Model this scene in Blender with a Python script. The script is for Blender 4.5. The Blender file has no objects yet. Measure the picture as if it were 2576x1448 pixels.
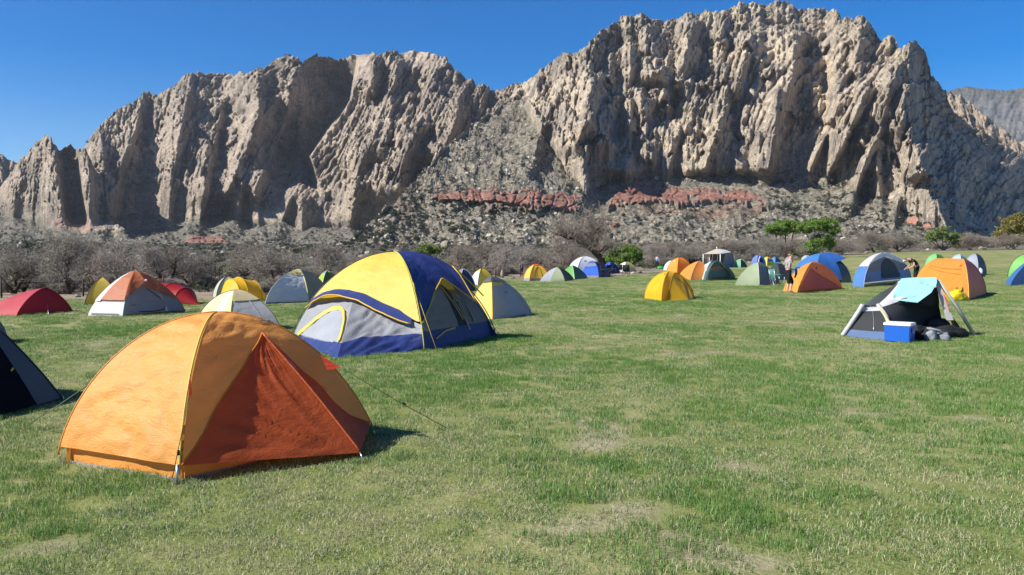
import bpy, bmesh, math, random
import numpy as np
from mathutils import Vector, Matrix, Quaternion

# ------------------------------------------------------------------ camera, sky, sun, exposure
SC = bpy.context.scene
COL = SC.collection
FPX, CX, CY, HOR, CAMH = 2022.0, 1288.0, 724.0, 645.0, 1.6
PITCH = math.atan((CY - HOR) / FPX)
cam_data = bpy.data.cameras.new('camera')
cam_data.sensor_width = 36.0
cam_data.lens = 36.0 * FPX / 2576.0
cam_data.clip_start = 0.1
cam_data.clip_end = 30000.0
cam = bpy.data.objects.new('camera', cam_data)
cam.location = (0, 0, CAMH)
cam.rotation_euler = (math.pi / 2 - PITCH, 0, 0)
COL.objects.link(cam)
SC.camera = cam

SUN_EL = math.radians(40.0)
SUN_AZ = math.radians(180 + 70.0)          # compass bearing measured from +Y (view direction), clockwise
sun_dir = Vector((math.sin(SUN_AZ) * math.cos(SUN_EL), math.cos(SUN_AZ) * math.cos(SUN_EL), math.sin(SUN_EL)))
world = bpy.data.worlds.new('World')
SC.world = world
world.use_nodes = True
wn = world.node_tree.nodes
wl = world.node_tree.links
for n in list(wn):
    wn.remove(n)
w_out = wn.new('ShaderNodeOutputWorld')
w_bg = wn.new('ShaderNodeBackground')
w_sky = wn.new('ShaderNodeTexSky')
w_sky.sky_type = 'NISHITA'
w_sky.sun_disc = False
w_sky.sun_elevation = SUN_EL
w_sky.sun_rotation = SUN_AZ
w_sky.altitude = 1200
w_sky.air_density = 1.0
w_sky.dust_density = 0.25
w_sky.ozone_density = 3.0
w_bg.inputs['Strength'].default_value = 0.095
w_hs = wn.new('ShaderNodeHueSaturation')      # the deep desert blue of the whole sky
w_hs.inputs['Hue'].default_value = 0.510
w_hs.inputs['Saturation'].default_value = 1.55
w_hs.inputs['Value'].default_value = 0.84
wl.new(w_sky.outputs[0], w_hs.inputs['Color'])
wl.new(w_hs.outputs[0], w_bg.inputs[0])
wl.new(w_bg.outputs[0], w_out.inputs[0])

sun_data = bpy.data.lights.new('sun', 'SUN')
sun_data.energy = 5.0
sun_data.angle = math.radians(0.53)
sun_data.color = (1.0, 0.95, 0.87)
sun = bpy.data.objects.new('sun', sun_data)
sun.rotation_euler = sun_dir.to_track_quat('Z', 'Y').to_euler()
sun.location = (-30, -10, 40)
COL.objects.link(sun)

vs = SC.view_settings
vs.view_transform = 'Standard'
vs.look = 'None'
vs.exposure = 0.82
vs.gamma = 1.0
SC.cycles.max_bounces = 6
SC.cycles.diffuse_bounces = 3
SC.cycles.transparent_max_bounces = 16
SC.cycles.use_denoising = True

# ------------------------------------------------------------------ helpers: noise
class Noise:
    def __init__(self, seed):
        r = np.random.RandomState(seed)
        self.p = np.concatenate([r.permutation(1024)] * 2)
        a = r.rand(1024) * 2 * np.pi
        self.gx, self.gy = np.cos(a), np.sin(a)

    def __call__(self, x, y):
        x = np.asarray(x, float); y = np.asarray(y, float)
        xi = np.floor(x).astype(np.int64); yi = np.floor(y).astype(np.int64)
        xf = x - xi; yf = y - yi
        xi &= 1023; yi &= 1023
        u = xf * xf * xf * (xf * (xf * 6 - 15) + 10)
        v = yf * yf * yf * (yf * (yf * 6 - 15) + 10)
        p = self.p
        x1 = (xi + 1) & 1023; y1 = (yi + 1) & 1023
        def g(ix, iy, dx, dy):
            h = p[p[ix] + iy]
            return self.gx[h] * dx + self.gy[h] * dy
        n00 = g(xi, yi, xf, yf); n10 = g(x1, yi, xf - 1, yf)
        n01 = g(xi, y1, xf, yf - 1); n11 = g(x1, y1, xf - 1, yf - 1)
        return ((n00 * (1 - u) + n10 * u) * (1 - v) + (n01 * (1 - u) + n11 * u) * v) * 1.6

def fbm(nz, x, y, octv=4, gain=0.5, lac=2.03):
    s = 0; a = 1.0
    for i in range(octv):
        s = s + a * nz(x + 17.3 * i, y - 9.1 * i)
        x = x * lac; y = y * lac; a *= gain
    return s

def billow(nz, x, y, octv=4, gain=0.5, lac=2.03):
    s = 0; a = 1.0
    for i in range(octv):
        s = s + a * (np.abs(nz(x + 31.7 * i, y + 5.3 * i)) * 2 - 0.6)
        x = x * lac; y = y * lac; a *= gain
    return s

_wr = np.random.RandomState(99)
_WX, _WY, _WI = _wr.rand(65536), _wr.rand(65536), _wr.rand(65536)
def worley(x, y, seed=0, jit=0.85):
    """cells: distance to the border between them (0 at the joint), a random number per cell, distance to the cell's heart"""
    xi = np.floor(x).astype(np.int64); yi = np.floor(y).astype(np.int64)
    f1 = np.full(x.shape, 9.0); f2 = np.full(x.shape, 9.0); cid = np.zeros(x.shape); ox = np.zeros(x.shape); oy = np.zeros(x.shape)
    for dx in (-1, 0, 1):
        for dy in (-1, 0, 1):
            a = xi + dx; b = yi + dy
            h = (a * 73856093 ^ b * 19349663 ^ (seed * 83492791)) & 65535
            px = a + 0.5 + (_WX[h] - 0.5) * jit; py = b + 0.5 + (_WY[h] - 0.5) * jit
            d = np.sqrt((px - x) ** 2 + (py - y) ** 2)
            near = d < f1
            f2 = np.where(near, f1, np.minimum(f2, d)); cid = np.where(near, _WI[h], cid); f1 = np.where(near, d, f1)
            ox = np.where(near, x - px, ox); oy = np.where(near, y - py, oy)
    return f2 - f1, cid, f1, ox, oy

def sstep(a, b, x):
    t = np.clip((np.asarray(x, float) - a) / (b - a), 0, 1)
    return t * t * (3 - 2 * t)

def pl(pts):
    xs = np.array([p[0] for p in pts], float); ys = np.array([p[1] for p in pts], float)
    return lambda x: np.interp(x, xs, ys)

N1, N2, N3, N4, N5 = [Noise(s) for s in (11, 23, 37, 51, 77)]
RNG = np.random.RandomState(5)
random.seed(4)

# ------------------------------------------------------------------ helpers: photograph pixel -> place
CT, ST = math.cos(PITCH), math.sin(PITCH)
def ray(px, py):
    a = (np.asarray(px, float) - CX) / FPX; b = (CY - np.asarray(py, float)) / FPX
    dy = CT + b * ST; dz = -ST + b * CT
    return a / dy, dz / dy
def at(px, py, Y):
    rx, rz = ray(px, py)
    return Vector((float(rx * Y), float(Y), float(CAMH + rz * Y)))
def ground_z(x, y):
    x = np.asarray(x, float); y = np.asarray(y, float)
    r = np.sqrt(x * x + y * y)
    d = x / np.maximum(np.abs(y), 1e-3)
    start = 125 - 55 * sstep(0.15, 0.5, d)
    q = np.maximum(r - start, 0)
    z = 0.021 * (q - 40 * (1 - np.exp(-q / 40)))
    z = z + 0.05 * fbm(N3, x * 0.09, y * 0.09, 2) * sstep(3, 25, r)
    return z
def gz(x, y):
    return float(ground_z(x, y))
def gp(px, py, lift=0.0):
    """ground point seen at a pixel"""
    rx, rz = ray(px, py)
    Y = 10.0
    for i in range(60):
        h = gz(rx * Y, Y) + lift
        Yn = (h - CAMH) / rz if rz < -1e-4 else 300.0
        Yn = min(max(Yn, 1.0), 400.0)
        Y = 0.5 * Y + 0.5 * Yn
    return Vector((float(rx * Y), float(Y), gz(rx * Y, Y) + lift))

# ------------------------------------------------------------------ helpers: meshes and objects
def link(o, parent=None):
    COL.objects.link(o)
    if parent is not None:
        o.parent = parent
    return o
def mesh_np(name, verts, faces, mats=(), smooth=True, attrs=None):
    """verts n x 3, faces m x 3 or m x 4 arrays"""
    me = bpy.data.meshes.new(name)
    verts = np.asarray(verts, np.float32); faces = np.asarray(faces, np.int32)
    k = faces.shape[1]
    me.vertices.add(len(verts)); me.vertices.foreach_set('co', verts.ravel())
    me.loops.add(faces.size); me.loops.foreach_set('vertex_index', faces.ravel())
    me.polygons.add(len(faces))
    me.polygons.foreach_set('loop_start', np.arange(0, faces.size, k, dtype=np.int32))
    me.polygons.foreach_set('loop_total', np.full(len(faces), k, np.int32))
    if smooth:
        me.polygons.foreach_set('use_smooth', np.ones(len(faces), bool))
    for m in mats:
        me.materials.append(m)
    for an, av in (attrs or {}).items():
        a = me.attributes.new(an, 'FLOAT', 'POINT'); a.data.foreach_set('value', np.asarray(av, np.float32).ravel())
    me.update(calc_edges=True)
    return me
def grid_faces(nr, nc):
    i = np.arange(nr - 1)[:, None] * nc + np.arange(nc - 1)[None, :]
    i = i.ravel()
    return np.stack([i, i + 1, i + nc + 1, i + nc], 1)
def obj(name, me, parent=None):
    return link(bpy.data.objects.new(name, me), parent)
def tag(o, label=None, cat=None, group=None, kind=None):
    if label: o['label'] = label
    if cat: o['category'] = cat
    if group: o['group'] = group
    if kind: o['kind'] = kind
    return o
def thing(name, loc, label, cat, group=None, rz=0.0):
    o = bpy.data.objects.new(name, None)
    o.empty_display_size = 0.2
    o.location = loc; o.rotation_euler = (0, 0, rz)
    COL.objects.link(o)
    return tag(o, label, cat, group)

class MB:
    """collects simple shapes into one mesh"""
    def __init__(self):
        self.v = []; self.f = []
    def add(self, vs_, fs_):
        o = len(self.v)
        self.v.extend([tuple(p) for p in vs_]); self.f.extend([tuple(i + o for i in f) for f in fs_])
        return self
    def box(self, c, s, rot=None):
        pts = []
        for dz in (-.5, .5):
            for dy in (-.5, .5):
                for dx in (-.5, .5):
                    p = Vector((dx * s[0], dy * s[1], dz * s[2]))
                    if rot is not None: p = rot @ p
                    pts.append(Vector(c) + p)
        return self.add(pts, [(0, 2, 3, 1), (4, 5, 7, 6), (0, 1, 5, 4), (2, 6, 7, 3), (0, 4, 6, 2), (1, 3, 7, 5)])
    def tube(self, pts, rad, sides=6, cap=True):
        pts = [Vector(p) for p in pts]; n = len(pts)
        rads = rad if isinstance(rad, (list, tuple)) else [rad] * n
        vs_, fs_ = [], []
        ref = None
        for i, p in enumerate(pts):
            t = (pts[min(i + 1, n - 1)] - pts[max(i - 1, 0)])
            if t.length < 1e-9: t = Vector((0, 0, 1))
            t.normalize()
            if ref is None:
                ref = t.orthogonal().normalized()
            ref = (ref - t * ref.dot(t))
            if ref.length < 1e-6: ref = t.orthogonal()
            ref.normalize()
            b = t.cross(ref)
            for k in range(sides):
                a = 2 * math.pi * k / sides
                vs_.append(p + (ref * math.cos(a) + b * math.sin(a)) * rads[i])
        for i in range(n - 1):
            for k in range(sides):
                k2 = (k + 1) % sides
                fs_.append((i * sides + k, i * sides + k2, (i + 1) * sides + k2, (i + 1) * sides + k))
        if cap:
            fs_.append(tuple(range(sides))[::-1]); fs_.append(tuple((n - 1) * sides + k for k in range(sides)))
        return self.add(vs_, fs_)
    def build(self, name, mat, parent=None, smooth=False, origin=None, bevel=0.0):
        me = bpy.data.meshes.new(name)
        o = Vector(origin) if origin is not None else Vector((0, 0, 0))
        me.from_pydata([tuple(Vector(p) - o) for p in self.v], [], self.f)
        me.materials.append(mat)
        if smooth:
            me.polygons.foreach_set('use_smooth', [True] * len(me.polygons))
        me.update()
        ob = obj(name, me, parent)
        if bevel:
            m = ob.modifiers.new('bevel', 'BEVEL'); m.width = bevel; m.segments = 2; m.limit_method = 'ANGLE'
        return ob

# ------------------------------------------------------------------ helpers: materials
def lin(r, g, b):
    """0-255 picture colour to linear"""
    f = lambda c: (c / 255 / 12.92) if c / 255 <= 0.04045 else ((c / 255 + 0.055) / 1.055) ** 2.4
    return (f(r), f(g), f(b), 1.0)
class NT:
    def __init__(self, name):
        self.m = bpy.data.materials.new(name); self.m.use_nodes = True
        self.t = self.m.node_tree
        for n in list(self.t.nodes): self.t.nodes.remove(n)
        self.out = self.n('ShaderNodeOutputMaterial')
    def n(self, typ, **kw):
        nd = self.t.nodes.new(typ)
        for k, v in kw.items():
            if k == 'ins':
                for kk, vv in v.items(): self.set(nd, kk, vv)
            else:
                setattr(nd, k, v)
        return nd
    def set(self, nd, key, v):
        s = nd.inputs[key]
        if hasattr(v, 'is_output') or hasattr(v, 'links'):
            self.t.links.new(v, s)
        else:
            s.default_value = v
    def surf(self, sock):
        self.t.links.new(sock, self.out.inputs['Surface'])
    def noise(self, scale, detail=4, rough=0.55, vec=None, dist=0.0):
        n = self.n('ShaderNodeTexNoise', ins={'Scale': scale, 'Detail': detail, 'Roughness': rough, 'Distortion': dist})
        if vec is not None: self.set(n, 'Vector', vec)
        return n.outputs['Fac']
    def ramp(self, fac, stops):
        r = self.n('ShaderNodeValToRGB')
        e = r.color_ramp.elements
        while len(e) < len(stops): e.new(0.5)
        for i, (p, c) in enumerate(stops):
            e[i].position = p; e[i].color = c if len(c) == 4 else (*c, 1)
        self.set(r, 'Fac', fac)
        return r.outputs[0]
    def mix(self, fac, a, b, mode='MIX'):
        m = self.n('ShaderNodeMix', data_type='RGBA', blend_type=mode)
        self.set(m, 0, fac)
        self.set(m, 6, a); self.set(m, 7, b)
        return m.outputs[2]
    def math(self, op, a, b=0.0, clamp=False):
        m = self.n('ShaderNodeMath', operation=op, use_clamp=clamp)
        self.set(m, 0, a); self.set(m, 1, b)
        return m.outputs[0]
    def mapr(self, v, a, b, c=0.0, d=1.0):
        m = self.n('ShaderNodeMapRange', ins={'Value': v, 'From Min': a, 'From Max': b, 'To Min': c, 'To Max': d})
        return m.outputs[0]
    def attr(self, name, typ='GEOMETRY'):
        a = self.n('ShaderNodeAttribute', attribute_name=name, attribute_type=typ)
        return a
    def coord(self, which='Object', scale=None):
        c = self.n('ShaderNodeTexCoord').outputs[which]
        if scale is not None:
            mp = self.n('ShaderNodeMapping', ins={'Vector': c}); mp.inputs['Scale'].default_value = scale
            c = mp.outputs[0]
        return c
    def bump(self, h, strength=0.3, dist=0.02):
        return self.n('ShaderNodeBump', ins={'Height': h, 'Strength': strength, 'Distance': dist}).outputs[0]
    def bsdf(self, col, rough=0.8, spec=0.3, normal=None, **kw):
        p = self.n('ShaderNodeBsdfPrincipled')
        self.set(p, 'Base Color', col); self.set(p, 'Roughness', rough); self.set(p, 'Specular IOR Level', spec)
        if normal is not None: self.set(p, 'Normal', normal)
        for k, v in kw.items(): self.set(p, k.replace('_', ' '), v)
        return p.outputs[0]

_fab = {}
def fabric(col, trans=0.35, rough=0.55, wr=1.0, mesh=0.0, gloss=0.35):
    """coated nylon: lit face plus light that comes through the cloth, fine creases; mesh>0 opens the weave"""
    key = (tuple(round(c, 4) for c in col[:3]), trans, rough, wr, mesh, gloss)
    if key in _fab: return _fab[key]
    t = NT('fabric'); c = t.coord('Object')
    n1 = t.noise(7.0, 5, 0.6, t.coord('Object', (1.0, 1.0, 2.6)), 1.2)
    n2 = t.noise(26.0, 3, 0.6, t.coord('Object', (1.0, 1.0, 2.2)), 1.6)
    h = t.math('ADD', n1, t.math('MULTIPLY', n2, 0.45))
    nm = t.bump(h, 0.32 * wr, 0.035)
    var = t.mapr(t.noise(2.1, 3, 0.6, c), 0.3, 0.7, 0.90, 1.06)
    cc = t.mix(1.0, col, t.n('ShaderNodeCombineColor', ins={0: var, 1: var, 2: var}).outputs[0], 'MULTIPLY')
    p = t.bsdf(cc, rough, gloss, nm)
    tr = t.n('ShaderNodeBsdfTranslucent', ins={'Color': cc, 'Normal': nm}).outputs[0]
    mx = t.n('ShaderNodeMixShader', ins={0: trans}); t.set(mx, 1, p); t.set(mx, 2, tr)
    s = mx.outputs[0]
    if mesh > 0:
        tp = t.n('ShaderNodeBsdfTransparent').outputs[0]
        m2 = t.n('ShaderNodeMixShader', ins={0: mesh}); t.set(m2, 1, s); t.set(m2, 2, tp); s = m2.outputs[0]
    t.surf(s)
    _fab[key] = t.m
    return t.m
_pl = {}
def plain(col, rough=0.6, spec=0.4, metal=0.0, bumpy=0.0, var=0.12, scale=18.0):
    key = (tuple(round(c, 4) for c in col[:3]), rough, spec, metal, bumpy, var, scale)
    if key in _pl: return _pl[key]
    t = NT('plain'); n = t.noise(scale, 4, 0.6, t.coord('Object'))
    v = t.mapr(n, 0.3, 0.7, 1 - var, 1 + var * 0.6)
    cc = t.mix(1.0, col, t.n('ShaderNodeCombineColor', ins={0: v, 1: v, 2: v}).outputs[0], 'MULTIPLY')
    t.surf(t.bsdf(cc, rough, spec, t.bump(n, bumpy, 0.02) if bumpy else None, Metallic=metal))
    _pl[key] = t.m
    return t.m

def instance_points(name, pts, rot, scl, idx, templates, attrs=None, kind='stuff'):
    """one 'stuff' object: copies of the template meshes on points"""
    tc = bpy.data.collections.new(name + '_templates')
    for i, me in enumerate(templates):
        tc.objects.link(bpy.data.objects.new('%s_%02d' % (name, i), me))
    me = bpy.data.meshes.new(name)
    n = len(pts)
    me.vertices.add(n); me.vertices.foreach_set('co', np.asarray(pts, np.float32).ravel())
    a = me.attributes.new('rot', 'FLOAT_VECTOR', 'POINT'); a.data.foreach_set('vector', np.asarray(rot, np.float32).ravel())
    a = me.attributes.new('scl', 'FLOAT_VECTOR', 'POINT'); a.data.foreach_set('vector', np.asarray(scl, np.float32).ravel())
    a = me.attributes.new('idx', 'INT', 'POINT'); a.data.foreach_set('value', np.asarray(idx, np.int32).ravel())
    for k, v in (attrs or {}).items():
        a = me.attributes.new(k, 'FLOAT', 'POINT'); a.data.foreach_set('value', np.asarray(v, np.float32).ravel())
    ob = obj(name, me)
    g = bpy.data.node_groups.new(name, 'GeometryNodeTree')
    g.interface.new_socket('Geometry', in_out='INPUT', socket_type='NodeSocketGeometry')
    g.interface.new_socket('Geometry', in_out='OUTPUT', socket_type='NodeSocketGeometry')
    gi = g.nodes.new('NodeGroupInput'); go = g.nodes.new('NodeGroupOutput')
    ip = g.nodes.new('GeometryNodeInstanceOnPoints')
    ci = g.nodes.new('GeometryNodeCollectionInfo')
    ci.inputs['Collection'].default_value = tc
    ci.inputs['Separate Children'].default_value = True
    ci.inputs['Reset Children'].default_value = True
    def na(nm, ty):
        q = g.nodes.new('GeometryNodeInputNamedAttribute'); q.data_type = ty; q.inputs['Name'].default_value = nm
        return q.outputs['Attribute']
    L = g.links.new
    L(gi.outputs[0], ip.inputs['Points']); L(ci.outputs[0], ip.inputs['Instance'])
    ip.inputs['Pick Instance'].default_value = True
    L(na('idx', 'INT'), ip.inputs['Instance Index'])
    e2r = g.nodes.new('FunctionNodeEulerToRotation')
    L(na('rot', 'FLOAT_VECTOR'), e2r.inputs[0]); L(e2r.outputs[0], ip.inputs['Rotation'])
    L(na('scl', 'FLOAT_VECTOR'), ip.inputs['Scale'])
    L(ip.outputs[0], go.inputs[0])
    md = ob.modifiers.new('scatter', 'NODES'); md.node_group = g
    ob['kind'] = kind
    return ob
# ------------------------------------------------------------------ ground: one sheet to the horizon
edge_of = pl([((px - CX) / FPX, y) for px, y in ((-2200, 30), (-400, 30), (0, 30), (300, 29), (650, 28.5), (820, 33), (1000, 42), (1290, 55), (1440, 57.5),
             (1530, 62), (1620, 72), (1700, 84), (1900, 138), (2100, 185), (2300, 215), (2576, 235), (3200, 250), (5000, 260))])
def grass_mask(x, y):
    d = x / np.maximum(np.abs(y), 1e-3)
    e = edge_of(np.where(y > 0, d, -2.0))
    e = np.where(y > 0.5, e, 30.0)
    yy = np.where(y > 0.5, y, np.abs(x) * 0.4)
    w = 0.06 * e
    return 1 - sstep(e - w, e + w, yy + w * 1.3 * fbm(N2, x * 0.22, y * 0.22, 3))

def bare_noise(x, y):
    return fbm(N4, x * 0.55 + 3, y * 0.55, 3) + 0.30 * np.exp(-((x - 3.1) / 1.3) ** 2 - ((y - 4.3) / 1.0) ** 2)

def build_ground():
    rad = np.concatenate([np.linspace(0.0, 3.0, 6)[1:], np.geomspace(3.3, 260, 330), np.geomspace(266, 9000, 70)])
    ang = np.concatenate([np.linspace(-50, 50, 420), np.linspace(51.5, 308.5, 120)])
    a = np.radians(ang)
    R, A = np.meshgrid(rad, a, indexing='ij')
    x = R * np.sin(A); y = R * np.cos(A)
    z = ground_z(np.clip(x, -900, 900), np.clip(y, -900, 900))
    z = np.where(R > 900, np.minimum(z, 18.0), z)
    gm = grass_mask(x, y)
    bare_a = 0.75 * sstep(0.56, 0.95, bare_noise(x, y))
    v = np.stack([x, y, z], -1).reshape(-1, 3)
    nc = len(ang)
    f = grid_faces(len(rad), nc)
    i = np.arange(len(rad) - 1) * nc
    wrap = np.stack([i + nc - 1, i, i + nc, i + 2 * nc - 1], 1)
    f = np.concatenate([f, wrap])
    # centre fan
    v = np.concatenate([v, [[0, 0, gz(0.01, 0.01)]]])
    c = len(v) - 1
    k = np.arange(nc); fan = np.stack([np.full(nc, c), k, (k + 1) % nc, (k + 1) % nc], 1)[:, :3]
    me = mesh_np('ground', v, f, (), True, {'grass': np.append(gm.ravel(), 1.0), 'bare': np.append(bare_a.ravel(), 0.0)})
    bm = bmesh.new(); bm.from_mesh(me); bm.verts.ensure_lookup_table()
    for q in fan:
        try: bm.faces.new([bm.verts[int(j)] for j in (q[0], q[2], q[1])])
        except ValueError: pass
    bmesh.ops.recalc_face_normals(bm, faces=bm.faces)
    bm.to_mesh(me); bm.free()
    t = NT('meadow_ground')
    c = t.coord('Object')
    big = t.noise(0.35, 4, 0.6, c); mid = t.noise(1.7, 4, 0.65, c); fine = t.noise(22, 4, 0.7, c)
    far = t.noise(0.045, 3, 0.6, c)
    gsum = t.math('ADD', t.math('MULTIPLY', big, 0.40), t.math('ADD', t.math('MULTIPLY', mid, 0.36), t.math('MULTIPLY', fine, 0.24)))
    gsum = t.math('ADD', gsum, t.math('MULTIPLY', t.math('SUBTRACT', far, 0.5), 0.25))
    gcol = t.ramp(gsum, [(0.34, (0.105, 0.140, 0.034)), (0.46, (0.165, 0.188, 0.058)), (0.56, (0.25, 0.24, 0.11)), (0.68, (0.40, 0.345, 0.205))])
    dn = t.math('ADD', t.math('MULTIPLY', t.noise(0.5, 5, 0.65, c), 0.6), t.math('MULTIPLY', t.noise(9, 4, 0.7, c), 0.4))
    dcol = t.ramp(dn, [(0.3, (0.13, 0.105, 0.075)), (0.5, (0.25, 0.20, 0.145)), (0.7, (0.38, 0.315, 0.235))])
    soil = t.ramp(t.math('ADD', t.math('MULTIPLY', fine, 0.6), t.math('MULTIPLY', mid, 0.4)), [(0.35, (0.19, 0.15, 0.10)), (0.5, (0.31, 0.255, 0.18)), (0.65, (0.44, 0.38, 0.28))])
    gcol = t.mix(t.attr('bare').outputs['Fac'], gcol, soil)
    fcol = t.ramp(t.math('ADD', t.math('MULTIPLY', t.noise(0.06, 4, 0.65, c), 0.5), t.math('MULTIPLY', t.noise(0.9, 4, 0.75, c), 0.5)), [(0.38, (0.075, 0.068, 0.052)), (0.5, (0.145, 0.128, 0.10)), (0.62, (0.25, 0.22, 0.175))])
    dist = t.n('ShaderNodeVectorMath', operation='LENGTH'); t.set(dist, 0, c)
    dcol = t.mix(t.mapr(dist.outputs['Value'], 90.0, 170.0), dcol, fcol)
    col = t.mix(t.attr('grass').outputs['Fac'], dcol, gcol)
    nm = t.bump(t.math('ADD', fine, t.math('MULTIPLY', mid, 1.5)), 0.5, 0.05)
    t.surf(t.bsdf(col, 0.95, 0.1, nm))
    me.materials.append(t.m)
    o = obj('ground', me)
    return tag(o, 'green and straw coloured meadow running out to dry ground', kind='structure')
GROUND = build_ground()

# ------------------------------------------------------------------ mountains
def rock_material(name, base, dark, warm, talus_cols):
    t = NT(name)
    c = t.coord('Object')
    A = lambda n: t.attr(n).outputs['Fac']
    n1 = t.noise(0.012, 5, 0.62, c); n2 = t.noise(0.06, 5, 0.65, c); n3 = t.noise(0.3, 4, 0.7, c)
    streak = t.noise(0.05, 4, 0.65, t.coord('Object', (1.0, 1.0, 0.12)), 0.6)
    strata = t.noise(0.10, 3, 0.6, t.coord('Object', (0.10, 0.10, 1.2)), 0.4)
    v = t.math('ADD', t.math('MULTIPLY', n1, 0.45), t.math('ADD', t.math('MULTIPLY', n2, 0.3), t.math('MULTIPLY', streak, 0.45)))
    rock = t.ramp(v, [(0.49, dark), (0.58, base), (0.68, warm)])
    st = t.mapr(strata, 0.35, 0.65, 0.82, 1.10)
    rock = t.mix(1.0, rock, t.n('ShaderNodeCombineColor', ins={0: st, 1: st, 2: st}).outputs[0], 'MULTIPLY')
    ff = t.mapr(n3, 0.3, 0.7, 0.60, 1.22)
    rock = t.mix(1.0, rock, t.n('ShaderNodeCombineColor', ins={0: ff, 1: ff, 2: ff}).outputs[0], 'MULTIPLY')
    redv = t.mapr(streak, 0.35, 0.65, 0.0, 1.0)
    redc = t.mix(redv, (0.185, 0.088, 0.066, 1), (0.37, 0.195, 0.145, 1))
    redc = t.mix(1.0, redc, t.n('ShaderNodeCombineColor', ins={0: ff, 1: ff, 2: ff}).outputs[0], 'MULTIPLY')
    rock = t.mix(A('red'), rock, redc)
    tn = t.math('ADD', t.math('MULTIPLY', t.noise(0.035, 4, 0.6, c), 0.4), t.math('MULTIPLY', t.noise(0.45, 5, 0.75, c), 0.6))
    tal = t.ramp(tn, [(0.36, talus_cols[0]), (0.48, talus_cols[1]), (0.58, talus_cols[2]), (0.68, talus_cols[3])])
    tal = t.mix(A('redsoil'), tal, (0.27, 0.145, 0.10, 1))
    col = t.mix(A('talus'), rock, tal)
    vegn = t.math('MULTIPLY', A('veg'), t.mapr(t.noise(0.16, 5, 0.75, c), 0.44, 0.56, 0.0, 1.0), clamp=True)
    col = t.mix(vegn, col, (0.060, 0.066, 0.040, 1))
    h = t.math('ADD', t.math('MULTIPLY', n2, 2.0), t.math('ADD', n3, t.math('MULTIPLY', streak, 2.0)))
    nm = t.bump(h, 0.9, 3.0)
    t.surf(t.bsdf(col, 0.95, 0.12, nm))
    return t.m

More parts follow.
